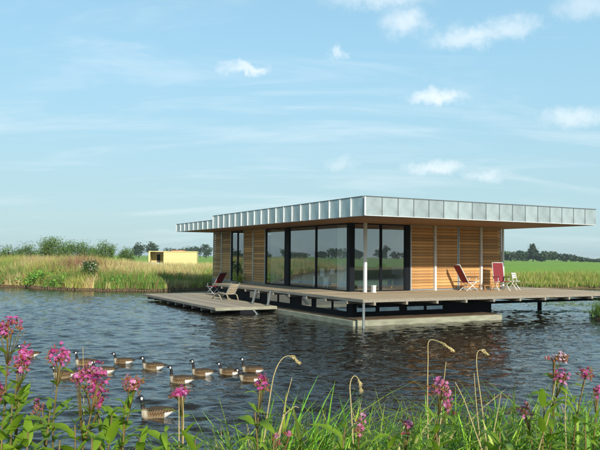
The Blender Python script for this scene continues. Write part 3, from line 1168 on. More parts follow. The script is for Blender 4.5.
def tree(name, label, pos, h, rx, col, n=900, leaf=0.5, trunk=0.25, group=None, cat='tree', nclump=26, low=0.05, rz=None, up=0.2, aspect=0.7):
    x, y = pos
    z = float(ground_z(x, y))
    t = empty(name, (x, y, z))
    tag(t, label, cat, group)
    zc = h * (trunk + 1) / 2
    rzz = h * (1 - trunk) / 2 if rz is None else rz
    p, k = crown_pts(n, rx, rx, rzz, nclump)
    p[:, 2] += zc
    ok = p[:, 2] > low
    p, k = p[ok], k[ok]
    cl = jitter((1, 1, 1), nclump, 0.18, 0.08)
    cols = np.clip(jitter(col, len(p), 0.18, 0.08) * cl[k], 0.004, 0.6)
    link('crown', leaves('crown', p, rng.uniform(0.6, 1.3, len(p)) * leaf, cols, MT['foliage'], up, aspect), t)
    m = MB()
    r0 = max(0.03, h * 0.022)
    m.tube([(0, 0, -0.2), (0.02 * h, 0, h * 0.35), (0, 0.02 * h, h * 0.8)], [r0 * 1.4, r0, r0 * 0.3], 7)
    for i in range(5):
        a = i * 1.3
        m.tube([(0.01 * h, 0, h * (0.25 + 0.1 * i)), (math.cos(a) * rx * 0.6, math.sin(a) * rx * 0.6, h * (0.5 + 0.08 * i))], [r0 * 0.5, r0 * 0.15], 5)
    m.build('trunk', MT['bark'], t, True)
    return t


def px_ground(x, dist):
    p = at(x, 257, dist)
    return (float(p[0]), float(dist))


WILLOW = (0.16, 0.26, 0.065)
for (px, dist, h, rx, n, lf, lab) in [
        (52, 66, 3.9, 2.0, 2600, 0.26, 'largest rounded green bush rising behind the left reed bank'),
        (77, 70, 3.9, 1.9, 1900, 0.26, 'broad green bush just right of the largest bush on the left bank'),
        (25, 64, 3.3, 1.6, 1400, 0.26, 'loose low bush left of the largest bush behind the reeds'),
        (8, 62, 2.9, 1.6, 1200, 0.26, 'low bush at the left edge of the photograph behind the reeds'),
        (105, 72, 4.1, 1.5, 1500, 0.26, 'upright green bush between the broad bush and the wooden shed'),
        (127, 78, 3.0, 1.3, 900, 0.28, 'small dark bush nearest the left side of the wooden shed'),
        (92, 120, 4.0, 1.6, 700, 0.45, 'dull green round tree standing far behind the gap between bushes')]:
    tree('willow_bush', lab, px_ground(px, dist), h * 0.85, rx * 0.9, WILLOW, int(n * 2.4), lf * 0.58, 0.04, 'bushes behind the left reed bank', 'bush', 34, up=1.1, aspect=0.42)

FARG = (0.055, 0.10, 0.045)
for (px, dist, h, rx, lab) in [
        (139, 430, 10.0, 5.0, 'far round tree above the left part of the wooden shed'),
        (151, 450, 11.0, 5.5, 'far taller round tree above the wooden shed, right of its twin'),
        (171, 520, 8.0, 6.5, 'far low tree above the right part of the wooden shed'),
        (186, 520, 9.5, 7.0, 'far dark tree just right of the wooden shed'),
        (196, 530, 9.0, 6.5, 'far dark tree midway between the shed and the house'),
        (206, 500, 10.5, 5.5, 'far dark tree nearest the left end of the slat wall')]:
    tree('far_tree', lab, px_ground(px, dist), h, rx, FARG, 1000, 1.0, 0.08, 'far trees beyond the shed', 'tree', 18)
tree('tall_far_tree', 'tallest tree standing out of the far wood right of the house', px_ground(533, 440), 11.8, 4.0, FARG, 900, 1.25, 0.12, None, 'tree', 22)


def wood(name, label, spots, col, leaf, per):
    P, Cc = [], []
    for (x, y, h, rx) in spots:
        p, k = crown_pts(per, rx, rx, h * 0.45, 14)
        z = float(ground_z(x, y))
        p += np.array([x, y, z + h * 0.5])
        ok = p[:, 2] > z
        P.append(p[ok])
        tone = jitter(col, 1, 0.2, 0.06)[0]
        Cc.append(jitter(tone, int(ok.sum()), 0.15, 0.06))
    P, Cc = np.concatenate(P), np.concatenate(Cc)
    o = link(name, leaves(name, P, rng.uniform(0.6, 1.3, len(P)) * leaf, Cc, MT['foliage'], 0.2, 0.75))
    tag(o, label, 'wood', None, 'stuff')
    return o


sp = []
for px, top in ((500, 251), (506, 250), (512, 250.5), (517, 249), (522, 250), (527, 250), (540, 251), (546, 250), (552, 250.5), (558, 251), (564, 252),
                (570, 254), (576, 255.5), (582, 257), (589, 258), (595, 259), (604, 258.5), (612, 258)):
    d_ = 440 + random.uniform(-15, 25)
    x, y = px_ground(px, d_)
    sp.append((x, y, (EYE + (258.4 - top) / FOC * d_) * 0.9, 5.2))
wood('far_wood', 'long dark wood on the horizon right of the house', sp, FARG, 1.5, 380)
# woods and hedges all round the lake (seen mirrored in the glass)
for (a0, a1, d0, nm, lb) in ((-100, -38, 430, 'far_wood', 'far wood beyond the fields left of the lake'),
                             (45, 170, 420, 'far_wood', 'far wood beyond the fields right of and behind the camera')):
    sp = []
    a = a0
    while a < a1:
        d_ = d0 + random.uniform(-20, 30)
        sp.append((d_ * math.sin(R_(a)), d_ * math.cos(R_(a)), random.uniform(4, 10), random.uniform(4, 8)))
        a += random.choice((0.5, 0.6, 0.7, 0.9, 1.8))
    wood(nm, lb, sp, FARG, 1.5, 260)

# ------------------------------------------------------------------ shed in the field
sx, sy = px_ground(172, 72)
shed = empty('wooden_shed', (sx, sy, float(ground_z(sx, sy))), R_(6))
shed.scale = (0.88, 0.88, 0.9)
tag(shed, 'yellow new-wood shed with an open bay standing in the left field', 'shed')
bm_ = MB().box(-0.095, 0.095, -0.015, 0.015, 0, 2.0).mesh('board', MT['shedwood'])
z0s = 0.22
for i in range(19):
    x = -0.75 + i * 0.2
    link('board', bm_, shed, (x, -1.2 + random.uniform(-.004, .004), z0s), (0, 0, 0), (1, 1, 1 + random.uniform(-.01, .01)))
for i in range(7):
    link('board', bm_, shed, (-2.5 + i * 0.22 * 0.1, -1.2 + 0.0, z0s)) if i == 0 else None
for i in range(12):
    link('board', bm_, shed, (-2.52, -1.1 + i * 0.2, z0s), (0, 0, R_(90)))
    link('board', bm_, shed, (2.98, -1.1 + i * 0.2, z0s), (0, 0, R_(90)))
for i in range(27):
    link('board', bm_, shed, (-2.42 + i * 0.2, 1.25, z0s))
for i in range(12):
    link('board', bm_, shed, (-0.87, -1.08 + i * 0.2, z0s), (0, 0, R_(90)))
MB().box(-2.6, 3.05, -1.3, 1.35, z0s + 2.01, z0s + 2.09).build('roof', MT['shedwood'], shed)
MB().box(0.0, 1.6, -1.15, 1.1, z0s + 2.091, z0s + 2.22).build('roof_cover', MT['shedroof'], shed)
MB().box(-2.5, 3.0, -1.2, 1.25, z0s - 0.6, z0s - 0.002).build('base', MT['plinth'], shed)
MB().box(-1.85, -1.5, 1.15, 1.2, z0s, z0s + 1.7).build('inner_post', MT['frame_dark'], shed)
t = empty('covered_boat', (sx - 1.55, sy - 2.0, float(ground_z(sx - 1.5, sy - 2))), R_(10))
tag(t, 'pale upturned rowing boat in front of the open bay of the shed', 'boat')
hull = MB()
secs = []
for i in range(9):
    tt = -1 + i * 0.25
    wdt = 0.55 * (1 - abs(tt) ** 2.5) + 0.03
    secs.append([(tt * 1.3, -wdt * math.cos(a_), 0.5 + 0.42 * math.sin(a_) * (1 - abs(tt) ** 3 * 0.5)) for a_ in np.linspace(0, math.pi, 9)])
vs = [p for s_ in secs for p in s_]
fs = [(i * 9 + j, i * 9 + j + 1, (i + 1) * 9 + j + 1, (i + 1) * 9 + j) for i in range(8) for j in range(8)]
hull.add(vs, fs)
hull.build('hull', MT['white'], t, True)
for i in (-0.7, 0.7):
    MB().box(i - 0.05, i + 0.05, -0.6, 0.6, 0.0, 0.5).build('trestle', MT['teak'], t)

# ------------------------------------------------------------------ reeds and weeds on the far banks


def vnoise(x, y, s, seed=0):
    r = np.random.default_rng(seed)
    ph = r.uniform(0, 6.28, (5, 2))
    k = r.normal(size=(5, 2)) * s
    v = 0
    for i in range(5):
        v = v + np.sin(x * k[i, 0] + y * k[i, 1] + ph[i, 0])
    return v / 5


STRAW = np.array((0.60, 0.51, 0.21))
YGREEN = np.array((0.40, 0.44, 0.10))
GREEN = np.array((0.17, 0.31, 0.05))
RUST = np.array((0.40, 0.22, 0.13))


def reed_colors(x, y, inl, left=True):
    n = len(x)
    a = vnoise(x, y * 0.5, 0.6, 3)
    b = vnoise(x, y, 1.1, 5)
    base = np.where((a > -0.15)[:, None], STRAW, YGREEN)
    base = np.where(((b > 0.02) & (inl < 4.5))[:, None], GREEN, base)
    base = np.where((rng.uniform(size=n) < 0.22)[:, None], np.array((0.38, 0.24, 0.11)), base)
    return base * np.exp(rng.normal(0, 0.22, (n, 1))) * np.exp(rng.normal(0, 0.08, (n, 3)))


def reed_band(name, label, xs, depth, n, hmin, hmax, right=False):
    x = rng.uniform(xs[0], xs[1], n)
    inl = rng.uniform(0, 1, n) ** 1.3 * depth
    y = far_shore(x) + inl + 0.05
    z = ground_z(x, y)
    cols = reed_colors(x, y, inl)
    hh = rng.uniform(hmin, hmax, n) * (1 + 0.35 * smooth((-11 - x) / 9)) * (0.55 + 0.45 * smooth(inl / 2.2)) * (1 + 0.18 * vnoise(x, y, 0.8, 9))
    if right:
        cols = np.where(rng.uniform(size=(n, 1)) < 0.72, np.array((0.24, 0.33, 0.06)), STRAW * 0.9) * np.exp(rng.normal(0, 0.2, (n, 1)))
        tip = cols * np.array((1.25, 1.15, 1.0))
    else:
        # tall rusty dock seed heads in one patch and pale plumes elsewhere
        patch = np.exp(-(((x + 16.3) / 2.4) ** 2 + ((inl - 5.5) / 3.2) ** 2))
        hh *= 1 + 0.30 * patch
        patch2 = 0.7 * np.exp(-(((x + 21.5) / 1.6) ** 2 + ((inl - 7.5) / 2.0) ** 2))
        tip = cols * 1.15
        r = rng.uniform(size=n) < np.maximum(patch, patch2) * 0.9
        tip[r] = RUST * np.exp(rng.normal(0, 0.2, (int(r.sum()), 1)))
        cols[r] = RUST * 0.9
    P = np.stack([x, y, z - 0.03], 1)
    o = link(name, blades(name, P, hh, rng.uniform(0.012, 0.035, n), rng.uniform(0.05, 0.5, n), np.clip(cols, 0, .8), MT['grass'], 3, np.clip(tip, 0, .8)))
    tag(o, label, 'reeds', None, 'stuff')


reed_band('bank_reeds', 'tan and yellow-green reeds and tall weeds on the left far bank', (-40, -3), 16, 85000, 0.75, 1.3)
reed_band('bank_reeds', 'green reeds along the far shore behind the deck', (-3, 34), 6, 34000, 0.5, 0.95, True)
reed_band('bank_reeds', 'reeds on the bank left of the photograph', (-75, -40), 10, 9000, 0.8, 1.3)
# broad-leaved weeds: loose mounds of leaf on the left bank
P, Cc = [], []
for (px, dl, r, h, cl) in ((30, 2.0, 1.6, 0.75, (0.10, 0.21, 0.03)), (48, 1.5, 1.5, 0.8, (0.11, 0.23, 0.03)), (60, 3.0, 1.5, 0.9, (0.09, 0.2, 0.03)), (70, 1.5, 1.2, 0.7, (0.12, 0.23, 0.035)),
                           (4, 2, 1.4, 0.7, (0.13, 0.2, 0.04)), (118, 1.6, 1.0, 0.6, (0.12, 0.22, 0.035))):
    x0 = at(px, 285, 48)[0]
    for it in range(4):
        y0 = far_shore(x0) + dl
        x0 = at(px, 285, y0)[0]
    z0 = float(ground_z(x0, y0))
    n = 1100
    p, k = crown_pts(n, r * 1.2, r * 1.5, h * 0.75, 26)
    p[:, 2] *= rng.uniform(0.5, 1.5, n)
    p += np.array([x0, y0, z0 + h * 0.45])
    ok = p[:, 2] > ground_z(p[:, 0], p[:, 1])
    P.append(p[ok])
    Cc.append(jitter(np.array(cl) * 1.5, int(ok.sum()), 0.22, 0.08))
P, Cc = np.concatenate(P), np.concatenate(Cc)
o = link('bank_weeds', leaves('bank_weeds', P, rng.uniform(0.10, 0.24, len(P)), Cc, MT['foliage'], 0.4, 0.6))
tag(o, 'mounds of broad-leaved green weeds along the left far bank', 'weeds', None, 'stuff')
# one flowering bush near the water
x0, y0 = at(90, 280, 47.5)[0], 47.3
hb = tree('flowering_bush', 'single green bush with small white flowers at the edge of the left bank', (float(x0), float(y0)), 1.75, 0.72, (0.07, 0.14, 0.03), 900, 0.16, 0.0, None, 'bush', 16)
pf, k = crown_pts(120, 0.78, 0.78, 0.9, 16)
pf[:, 2] = np.abs(pf[:, 2]) + 0.95
link('blossom', leaves('blossom', pf, 0.09, jitter((0.6, 0.6, 0.5), 120, 0.1, 0.05), MT['foliage'], 0.8, 0.9), hb)
# timber stakes along the left shore
sm = MB()
x = -42.0
while x < -4.5:
    y = float(far_shore(np.array(x))) - 0.28
    hh = random.uniform(0.10, 0.24)
    sm.tube([(x, y, -0.5), (x + random.uniform(-.02, .02), y, hh)], random.uniform(0.045, 0.075), 6)
    x += random.uniform(0.13, 0.24)
o = sm.build('bank_stakes', MT['stake'])
tag(o, 'row of short dark timber stakes along the foot of the left bank', 'stakes', None, 'stuff')
# grass on the islet at the right edge
n = 6000
a = rng.uniform(0, 6.28, n)
r = np.sqrt(rng.uniform(0, 1, n)) * 2.9
ix, iy = ISLET[0] + np.cos(a) * r / 0.8, ISLET[1] + np.sin(a) * r / 1.25
iz = ground_z(ix, iy)
ok = (iz > 0.0)
P = np.stack([ix, iy, iz - 0.03], 1)[ok]
n = len(P)
o = link('tussock_grass', blades('tussock_grass', P, rng.uniform(0.3, 0.8, n), rng.uniform(0.008, 0.016, n), rng.uniform(0.1, 0.8, n),
                                 jitter((0.13, 0.23, 0.035), n), MT['grass'], 4))
tag(o, 'green grass tussock on the bank at the right edge under the deck corner', 'grass', None, 'stuff')
# floating weed patches
P = []
for (px, py, rx, ry, n) in ((545, 311.5, 2.2, 0.5, 240), (520, 312.5, 1.0, 0.3, 90), (575, 304.5, 2.0, 1.2, 260), (590, 300, 2.0, 1.2, 160), (560, 302, 1.6, 1.0, 110), (585, 311, 1.0, .5, 80)):
    c = on_water(px, py)
    q = rng.normal(size=(n, 2)) * np.array([rx, ry]) * 0.6
    P.append(np.stack([c[0] + q[:, 0], c[1] + q[:, 1], np.full(n, 0.006)], 1))
P = np.concatenate(P)
n = len(P)
rad = rng.uniform(0.04, 0.13, n)
vs = np.zeros((n, 8, 3))
for k in range(8):
    vs[:, k] = P + np.stack([np.cos(k * 0.785) * rad, np.sin(k * 0.785) * rad * 0.8, rng.uniform(0, 0.008, n)], 1)
qd = (np.arange(n) * 8)[:, None, None] + np.array([[0, 1, 2, 3], [0, 3, 4, 7], [4, 5, 6, 7]])[None]
ac = jitter((0.22, 0.30, 0.08), n, 0.2)
o = link('floating_weed', np_mesh('floating_weed', vs.reshape(-1, 3), qd.reshape(-1, 4), np.repeat(ac, 8, 0), MT['algae']))
tag(o, 'pale green floating weed on the water right of the house', 'water weed', None, 'stuff')

# ------------------------------------------------------------------ geese


def goose_mesh(neck, name):
    """one continuous body facing -x; neck = list of (x, z, r) from breast to head"""
    m = MB()
    # trunk rings: x, centre z, half width, half height
    rings = [(-0.215, 0.055, 0.01, 0.01), (-0.205, 0.055, 0.05, 0.05), (-0.17, 0.052, 0.083, 0.078), (-0.11, 0.05, 0.105, 0.095), (-0.03, 0.05, 0.118, 0.102), (0.05, 0.052, 0.115, 0.098),
             (0.12, 0.06, 0.098, 0.083), (0.18, 0.075, 0.07, 0.058), (0.235, 0.092, 0.042, 0.034), (0.285, 0.105, 0.028, 0.016), (0.325, 0.112, 0.02, 0.008)]
    n = 20
    vs = []
    for (x, cz, hw, hh) in rings:
        for k in range(n):
            a_ = 2 * math.pi * k / n
            vs.append((x, hw * math.cos(a_), cz + hh * math.sin(a_)))
    fs = [(i * n + k, (i + 1) * n + k, (i + 1) * n + (k + 1) % n, i * n + (k + 1) % n) for i in range(len(rings) - 1) for k in range(n)]
    fs += [tuple(range(n)), tuple((len(rings) - 1) * n + k for k in reversed(range(n)))]
    m.add(vs, fs)
    m.tube([(p[0], 0, p[1]) for p in neck], [p[2] for p in neck], 12)
    hx, hz, _ = neck[-1]
    hd = [(0.025, -0.002, 0.022), (0.0, 0.006, 0.031), (-0.025, 0.004, 0.029), (-0.045, -0.004, 0.02), (-0.062, -0.009, 0.013), (-0.085, -0.013, 0.008)]
    m.tube([(hx + a_, 0, hz + b_) for a_, b_, _ in hd], [c for _, _, c in hd], 12)
    # folded wings bulge on each flank
    for s in (-1, 1):
        m.tube([(-0.12, s * 0.075, 0.085), (-0.03, s * 0.092, 0.10), (0.08, s * 0.085, 0.105), (0.17, s * 0.05, 0.112), (0.27, s * 0.02, 0.118)], [0.03, 0.048, 0.042, 0.03, 0.008], 10)
    me = m.mesh(name + '_raw', MT['feather'])
    ob = bpy.data.objects.new(name + '_raw', me)
    COL.objects.link(ob)
    md = ob.modifiers.new('r', 'REMESH')
    md.mode = 'VOXEL'
    md.voxel_size = 0.0075
    sm_ = ob.modifiers.new('s', 'SMOOTH')
    sm_.factor = 0.5
    sm_.iterations = 3
    dg = bpy.context.evaluated_depsgraph_get()
    res = bpy.data.meshes.new_from_object(ob.evaluated_get(dg))
    bpy.data.objects.remove(ob)
    bpy.data.meshes.remove(me)
    nv = len(res.vertices)
    co = np.zeros(nv * 3, dtype=np.float32)
    res.vertices.foreach_get('co', co)
    co = co.reshape(-1, 3)
    x, y, z = co.T
    brown = np.array((0.21, 0.13, 0.06))
    bars = 0.5 + 0.5 * np.sin(x * 165 + 9 * np.abs(y) * 6 + 1.2 * np.sin(z * 90))
    c = brown * (0.5 + 0.75 * bars[:, None])
    upb = smooth((z - 0.085) / 0.05)[:, None]
    c = c * (1 - 0.62 * upb)
    low_ = smooth((0.052 - z) / 0.05)[:, None]
    c = c * (1 - low_) + np.array((0.40, 0.31, 0.19)) * low_
    br = smooth((-0.10 - x) / 0.06)[:, None] * smooth((0.14 - z) / 0.03)[:, None]
    c = c * (1 - br) + np.array((0.50, 0.43, 0.31)) * br
    wh = smooth((x - 0.105) / 0.02)[:, None] * smooth((0.086 - z) / 0.012)[:, None]
    c = c * (1 - wh) + np.array((0.82, 0.80, 0.75)) * wh
    tl = smooth((x - 0.235) / 0.02)[:, None] * smooth((z - 0.09) / 0.01)[:, None]
    c = c * (1 - tl) + np.array((0.02, 0.018, 0.016)) * tl
    nz0 = neck[1][1] + 0.035
    bk = (smooth((z - nz0) / 0.012) * smooth((-0.1 - x) / 0.03))[:, None]
    c = c * (1 - bk) + np.array((0.012, 0.012, 0.014)) * bk
    dx_, dz_ = (x - hx - 0.006) / 0.016, (z - hz + 0.010) / 0.021
    ck = (smooth((1.15 - np.hypot(dx_, dz_)) / 0.3) * smooth((np.abs(y) - 0.006) / 0.008))[:, None]
    c = c * (1 - ck) + np.array((0.82, 0.81, 0.77)) * ck
    ca = res.color_attributes.new('Col', 'FLOAT_COLOR', 'POINT')
    arr = np.ones((nv, 4), dtype=np.float32)
    arr[:, :3] = np.clip(c, 0, .9)
    ca.data.foreach_set('color', arr.ravel())
    res.polygons.foreach_set('use_smooth', np.ones(len(res.polygons), dtype=bool))
    res.materials.clear()
    res.materials.append(MT['feather'])
    res.name = name
    return res


G_UP = goose_mesh([(-0.13, 0.07, 0.06), (-0.185, 0.12, 0.042), (-0.195, 0.19, 0.029), (-0.20, 0.25, 0.026), (-0.215, 0.295, 0.027)], 'goose_upright')
G_MID = goose_mesh([(-0.13, 0.07, 0.06), (-0.19, 0.11, 0.043), (-0.205, 0.165, 0.031), (-0.21, 0.205, 0.027), (-0.232, 0.24, 0.027)], 'goose_relaxed')
G_FWD = goose_mesh([(-0.12, 0.07, 0.06), (-0.19, 0.105, 0.044), (-0.225, 0.15, 0.031), (-0.25, 0.20, 0.026), (-0.275, 0.235, 0.027)], 'goose_forward')
GE = [  # photo x of the body middle, waterline y, mesh, heading offset, size, label
    (28, 357, G_UP, 10, 0.95, 'goose farthest left, mostly hidden behind the tall pink flower heads'),
    (64, 377, G_MID, 15, 0.9, 'goose behind the pink flower cluster left of centre of the flock, only its rear showing'),
    (85, 364.5, G_UP, -12, 0.92, 'goose just behind and above the largest pink flower cluster'),
    (103, 373, G_MID, -18, 0.95, 'goose with a bright white rear just right of the largest pink flower cluster'),
    (123, 363.5, G_MID, -25, 0.92, 'farthest goose swimming alone at the top of the flock'),
    (153, 369, G_MID, -20, 0.98, 'goose between the farthest one and the darker middle one'),
    (181, 382.5, G_UP, -20, 0.98, 'dark goose in the middle of the flock, nearer than its neighbours'),
    (202, 375, G_UP, -22, 0.95, 'goose directly right of the dark middle goose'),
    (229, 374.5, G_MID, -20, 0.92, 'second goose from the right end of the flock'),
    (252, 372.5, G_UP, -15, 0.95, 'rearmost goose at the right end of the flock'),
    (250, 381, G_FWD, -15, 0.9, 'goose just in front of the rearmost one, beside the small pink flower head'),
    (156, 416.5, G_UP, 4, 1.0, 'nearest goose, alone below the flock and seen in full side view')]
for (px, py, me, hd_, sc, lab) in GE:
    p = on_water(px, py)
    o = link('goose', me, None, (p[0], p[1], -0.012), (0, 0, R_(hd_ + math.degrees(-math.atan2(p[0], p[1])))), (sc, sc, sc))
    tag(o, lab, 'goose', 'geese swimming in a loose flock')

# ------------------------------------------------------------------ foreground plants on the near bank


def leaf_mesh(length, width, droop, fold=0.25, wav=0.0):
    n = 7
    vs, fs = [], []
    for i in range(n + 1):
        t = i / n
        w_ = width * 0.5 * (math.sin(math.pi * min(1, t ** 0.8)) ** 0.75 if 0 < t < 1 else 0.02)
        x = length * t * (1 - 0.15 * droop * t)
        z = length * (0.25 * t - droop * t * t)
        e = wav * math.sin(t * 15)
        vs += [(x, -w_, z + w_ * fold + e), (x, 0, z), (x, w_, z + w_ * fold - e)]
    for i in range(n):
        for j in range(2):
            fs.append((i * 3 + j, (i + 1) * 3 + j, (i + 1) * 3 + j + 1, i * 3 + j + 1))
    m = MB()
    m.add(vs, fs)
    return m.mesh('leaf', MT['leaf'], True)


LEAVES = [leaf_mesh(0.15, 0.032, 0.35), leaf_mesh(0.17, 0.036, 0.55, 0.35, 0.003), leaf_mesh(0.13, 0.030, 0.15, 0.3), leaf_mesh(0.15, 0.040, 0.75, 0.2, 0.004)]
PINK = [(0.56, 0.06, 0.26), (0.64, 0.10, 0.36), (0.42, 0.03, 0.18), (0.66, 0.22, 0.46)]


def floret(mb, c, nrm, r, col):
    nrm = Vector(nrm).normalized()
    a = nrm.orthogonal().normalized()
    b = nrm.cross(a)
    c = Vector(c)
    ph = random.uniform(0, 6.28)
    for k in range(5):
        t = ph + k * 2 * math.pi / 5
        d = a * math.cos(t) + b * math.sin(t)
        s = nrm.cross(d)
        f_ = random.uniform(0.85, 1.15)
        mb.col = (min(.9, col[0] * f_), col[1] * f_, col[2] * f_)
        mb.add([c, c + d * r * 0.65 + s * r * 0.36 + nrm * r * 0.1, c + d * r * 1.05 + nrm * r * random.uniform(-0.1, 0.25), c + d * r * 0.65 - s * r * 0.36 + nrm * r * 0.1], [(0, 1, 2, 3)])
    mb.col = (0.80, 0.62, 0.70)
    mb.add([c + d * r * 0.14 + nrm * r * 0.16 for d in (a, b, -a, -b)], [(0, 1, 2, 3)])


def head_mesh(w, h, n, pale=0.0, buds=0.25, seed=0):
    random.seed(seed)
    w *= 0.92
    n = int(n * 1.7)
    buds = min(0.7, buds + 0.12)
    lobes = [(random.uniform(-.32, .32) * w, random.uniform(-.32, .32) * w, random.uniform(-.5, .5) * h) for _ in range(6)]
    mb = MB()
    mb.col = (1, 1, 1)
    for i in range(n):
        a = random.uniform(0, 6.28)
        rr = math.sqrt(random.random())
        x, y = math.cos(a) * rr * w / 2, math.sin(a) * rr * w / 2
        z = (1 - rr ** 2) * h * 0.6 + random.uniform(-0.5, 0.15) * h
        lb = random.choice(lobes)
        x, y, z = x * 0.55 + lb[0] * 0.8, y * 0.55 + lb[1] * 0.8, z * 0.7 + lb[2] * 0.75
        nr = (x * 1.6 / w + random.uniform(-.4, .4), y * 1.6 / w + random.uniform(-.4, .4), 0.55 + random.uniform(-.4, .3))
        if random.random() < buds:
            mb.col = random.choice(((0.42, 0.10, 0.09), (0.36, 0.14, 0.05), (0.30, 0.20, 0.06)))
            q = Vector((x, y, z - 0.01))
            d = Vector(nr).normalized()
            mb.tube([q, q + d * 0.009, q + d * 0.017], [0.002, 0.0036, 0.001], 5)
        else:
            c = random.choice(PINK)
            c = tuple(c[k] * (1 - pale) + (0.86, 0.66, 0.72)[k] * pale for k in range(3))
            floret(mb, (x, y, z), nr, random.uniform(0.0065, 0.0105), c)
    return mb


def flower_plant(label, px, py, dist, w=0.13, h=0.08, nfl=70, pale=0.0, buds=0.25, nleaf=7, lean=0.0, extra=(), seed=1, dark=False):
    top = at(px, py, dist)
    random.seed(seed)
    bx0, by0 = top[0] + lean + random.uniform(-.05, .05), top[1] + random.uniform(-.05, .1)
    bz0 = float(ground_z(bx0, by0))
    t = empty('pink_flower_plant', (bx0, by0, bz0))
    tag(t, label, 'flower', 'pink flowers on the near bank')
    T = Vector((top[0] - bx0, top[1] - by0, top[2] - bz0))
    pts = []
    for i in range(9):
        s_ = i / 8
        pts.append(Vector((T.x * s_ ** 1.6 + 0.012 * math.sin(s_ * 7 + seed), T.y * s_ ** 1.6 + 0.012 * math.cos(s_ * 5 + seed), T.z * s_ - 0.02 * (1 - s_))))
    m = MB()
    m.tube(pts, [0.006 - 0.003 * i / 8 for i in range(9)], 6)
    # short stalks carrying the flower heads
    heads = [(T + Vector((0, 0, 0.0)), w, h, nfl)]
    for (dx, dz, w2, n2) in extra:
        heads.append((T + Vector((dx, random.uniform(-.03, .03), dz)), w2, w2 * 0.7, n2))
    for hp, w2, h2, n2 in heads:
        for k in range(max(4, n2 // 9)):
            a = random.uniform(0, 6.28)
            rr = random.uniform(0.2, 0.95) * w2 / 2
            m.tube([pts[7] if hp is heads[0][0] else pts[6], hp + Vector((math.cos(a) * rr * .5, math.sin(a) * rr * .5, -h2 * 0.6)), hp + Vector((math.cos(a) * rr, math.sin(a) * rr, -h2 * 0.1))], [0.002, 0.0016, 0.0012], 4)
    m.build('stem', MT['stem'], t, True)
    for i, (hp, w2, h2, n2) in enumerate(heads):
        o_ = head_mesh(w2, h2, n2, pale, buds, seed * 13 + i).build('flower_head', MT['petal'], t)
        o_.location = hp
    random.seed(seed + 500)
    ht = T.z
    for i in range(nleaf + 4):
        s_ = 1 - (0.05 + 0.062 * i) / max(ht, 0.5) * random.uniform(0.9, 1.1)
        if s_ < 0.3:
            break
        k = s_ * 8
        p = pts[int(k)].lerp(pts[min(8, int(k) + 1)], k - int(k))
        a0 = i * 1.57 + seed + random.uniform(-.3, .3)
        for j in (0, math.pi):
            sc = random.uniform(0.7, 1.1) * (0.5, 0.65, 0.8, 0.9)[min(i, 3)]
            link('leaf', random.choice(LEAVES), t, p, (random.uniform(-.35, .35), R_(random.uniform(-50, -5)), a0 + j + random.uniform(-.3, .3)), (sc, sc * random.uniform(.8, 1.2), sc))
    return t


flower_plant('tallest pink flower plant at the left edge with a big bright head', 10, 329, 2.75, 0.15, 0.07, 95, 0, 0.2, 7, -0.06, seed=3)
flower_plant('pink flower plant just below the tallest one at the left edge', 22, 361, 2.8, 0.10, 0.10, 75, 0, 0.2, 6, -0.02, seed=4)
flower_plant('small pink head cut by the left edge of the photograph', 0, 391, 2.7, 0.06, 0.05, 26, 0, 0.3, 6, -0.05, seed=5)
flower_plant('pink flower plant with a dark bare stem left of the largest cluster', 60, 357, 2.9, 0.12, 0.075, 75, 0, 0.25, 5, -0.07, seed=6)
flower_plant('largest pink flower cluster with a small hanging tuft below it', 94, 382, 2.7, 0.15, 0.11, 130, 0, 0.12, 7, -0.06, ((0.02, -0.085, 0.04, 14), (-0.05, 0.03, 0.06, 22)), seed=7)
flower_plant('pink flower head with many orange buds right of the largest cluster', 131, 385, 2.9, 0.095, 0.06, 60, 0.25, 0.5, 6, -0.1, seed=8)
flower_plant('flat bright pink head on a reddish stem beside pale straws', 181, 392, 2.95, 0.10, 0.04, 60, 0, 0.15, 4, -0.01, seed=9)
flower_plant('small pink head on a leafy stem in front of the rearmost geese', 263, 384, 3.0, 0.075, 0.07, 44, 0, 0.3, 7, -0.08, seed=10)
flower_plant('tiny pink flowers low between grasses, bottom left of centre', 276, 440, 2.9, 0.05, 0.05, 16, 0.2, 0.2, 4, 0.0, ((0.05, 0.02, 0.03, 8),), seed=11)
flower_plant('narrow upright pink head under the arching straw at the centre', 360, 422, 3.1, 0.065, 0.10, 48, 0.25, 0.2, 5, 0.01, seed=12)
flower_plant('small pink head with a drooping tuft low right of centre', 407, 422, 3.1, 0.06, 0.05, 26, 0.1, 0.25, 6, 0.02, ((-0.005, -0.05, 0.035, 12),), seed=13)
flower_plant('pink flower plant with buds against the brown water right of centre', 440, 391, 3.0, 0.11, 0.08, 70, 0.1, 0.3, 6, -0.03, ((0.03, -0.065, 0.06, 24),), seed=14)
flower_plant('pink head low in the grass left of the tall pale-flowered plant', 525, 411, 3.2, 0.10, 0.06, 48, 0.15, 0.2, 5, 0.02, seed=15)
flower_plant('tall plant with the palest, nearly white pink head', 557, 357, 3.3, 0.11, 0.045, 50, 0.75, 0.35, 7, -0.06, seed=16)
flower_plant('pink head just below the pale flower head on the right', 561, 376, 3.2, 0.095, 0.06, 52, 0.05, 0.25, 6, -0.09, seed=17)
flower_plant('flat dark pink head right of the pale flower head', 586, 375, 3.25, 0.085, 0.045, 44, 0, 0.3, 5, -0.07, seed=18)
flower_plant('small pink head at the right edge of the photograph', 597, 393, 3.2, 0.06, 0.05, 26, 0.05, 0.3, 5, -0.02, seed=19)
flower_plant('fading dark pink tuft low beside the dark bare stem', 38, 407, 2.75, 0.05, 0.05, 16, 0, 0.6, 5, 0.02, seed=20)


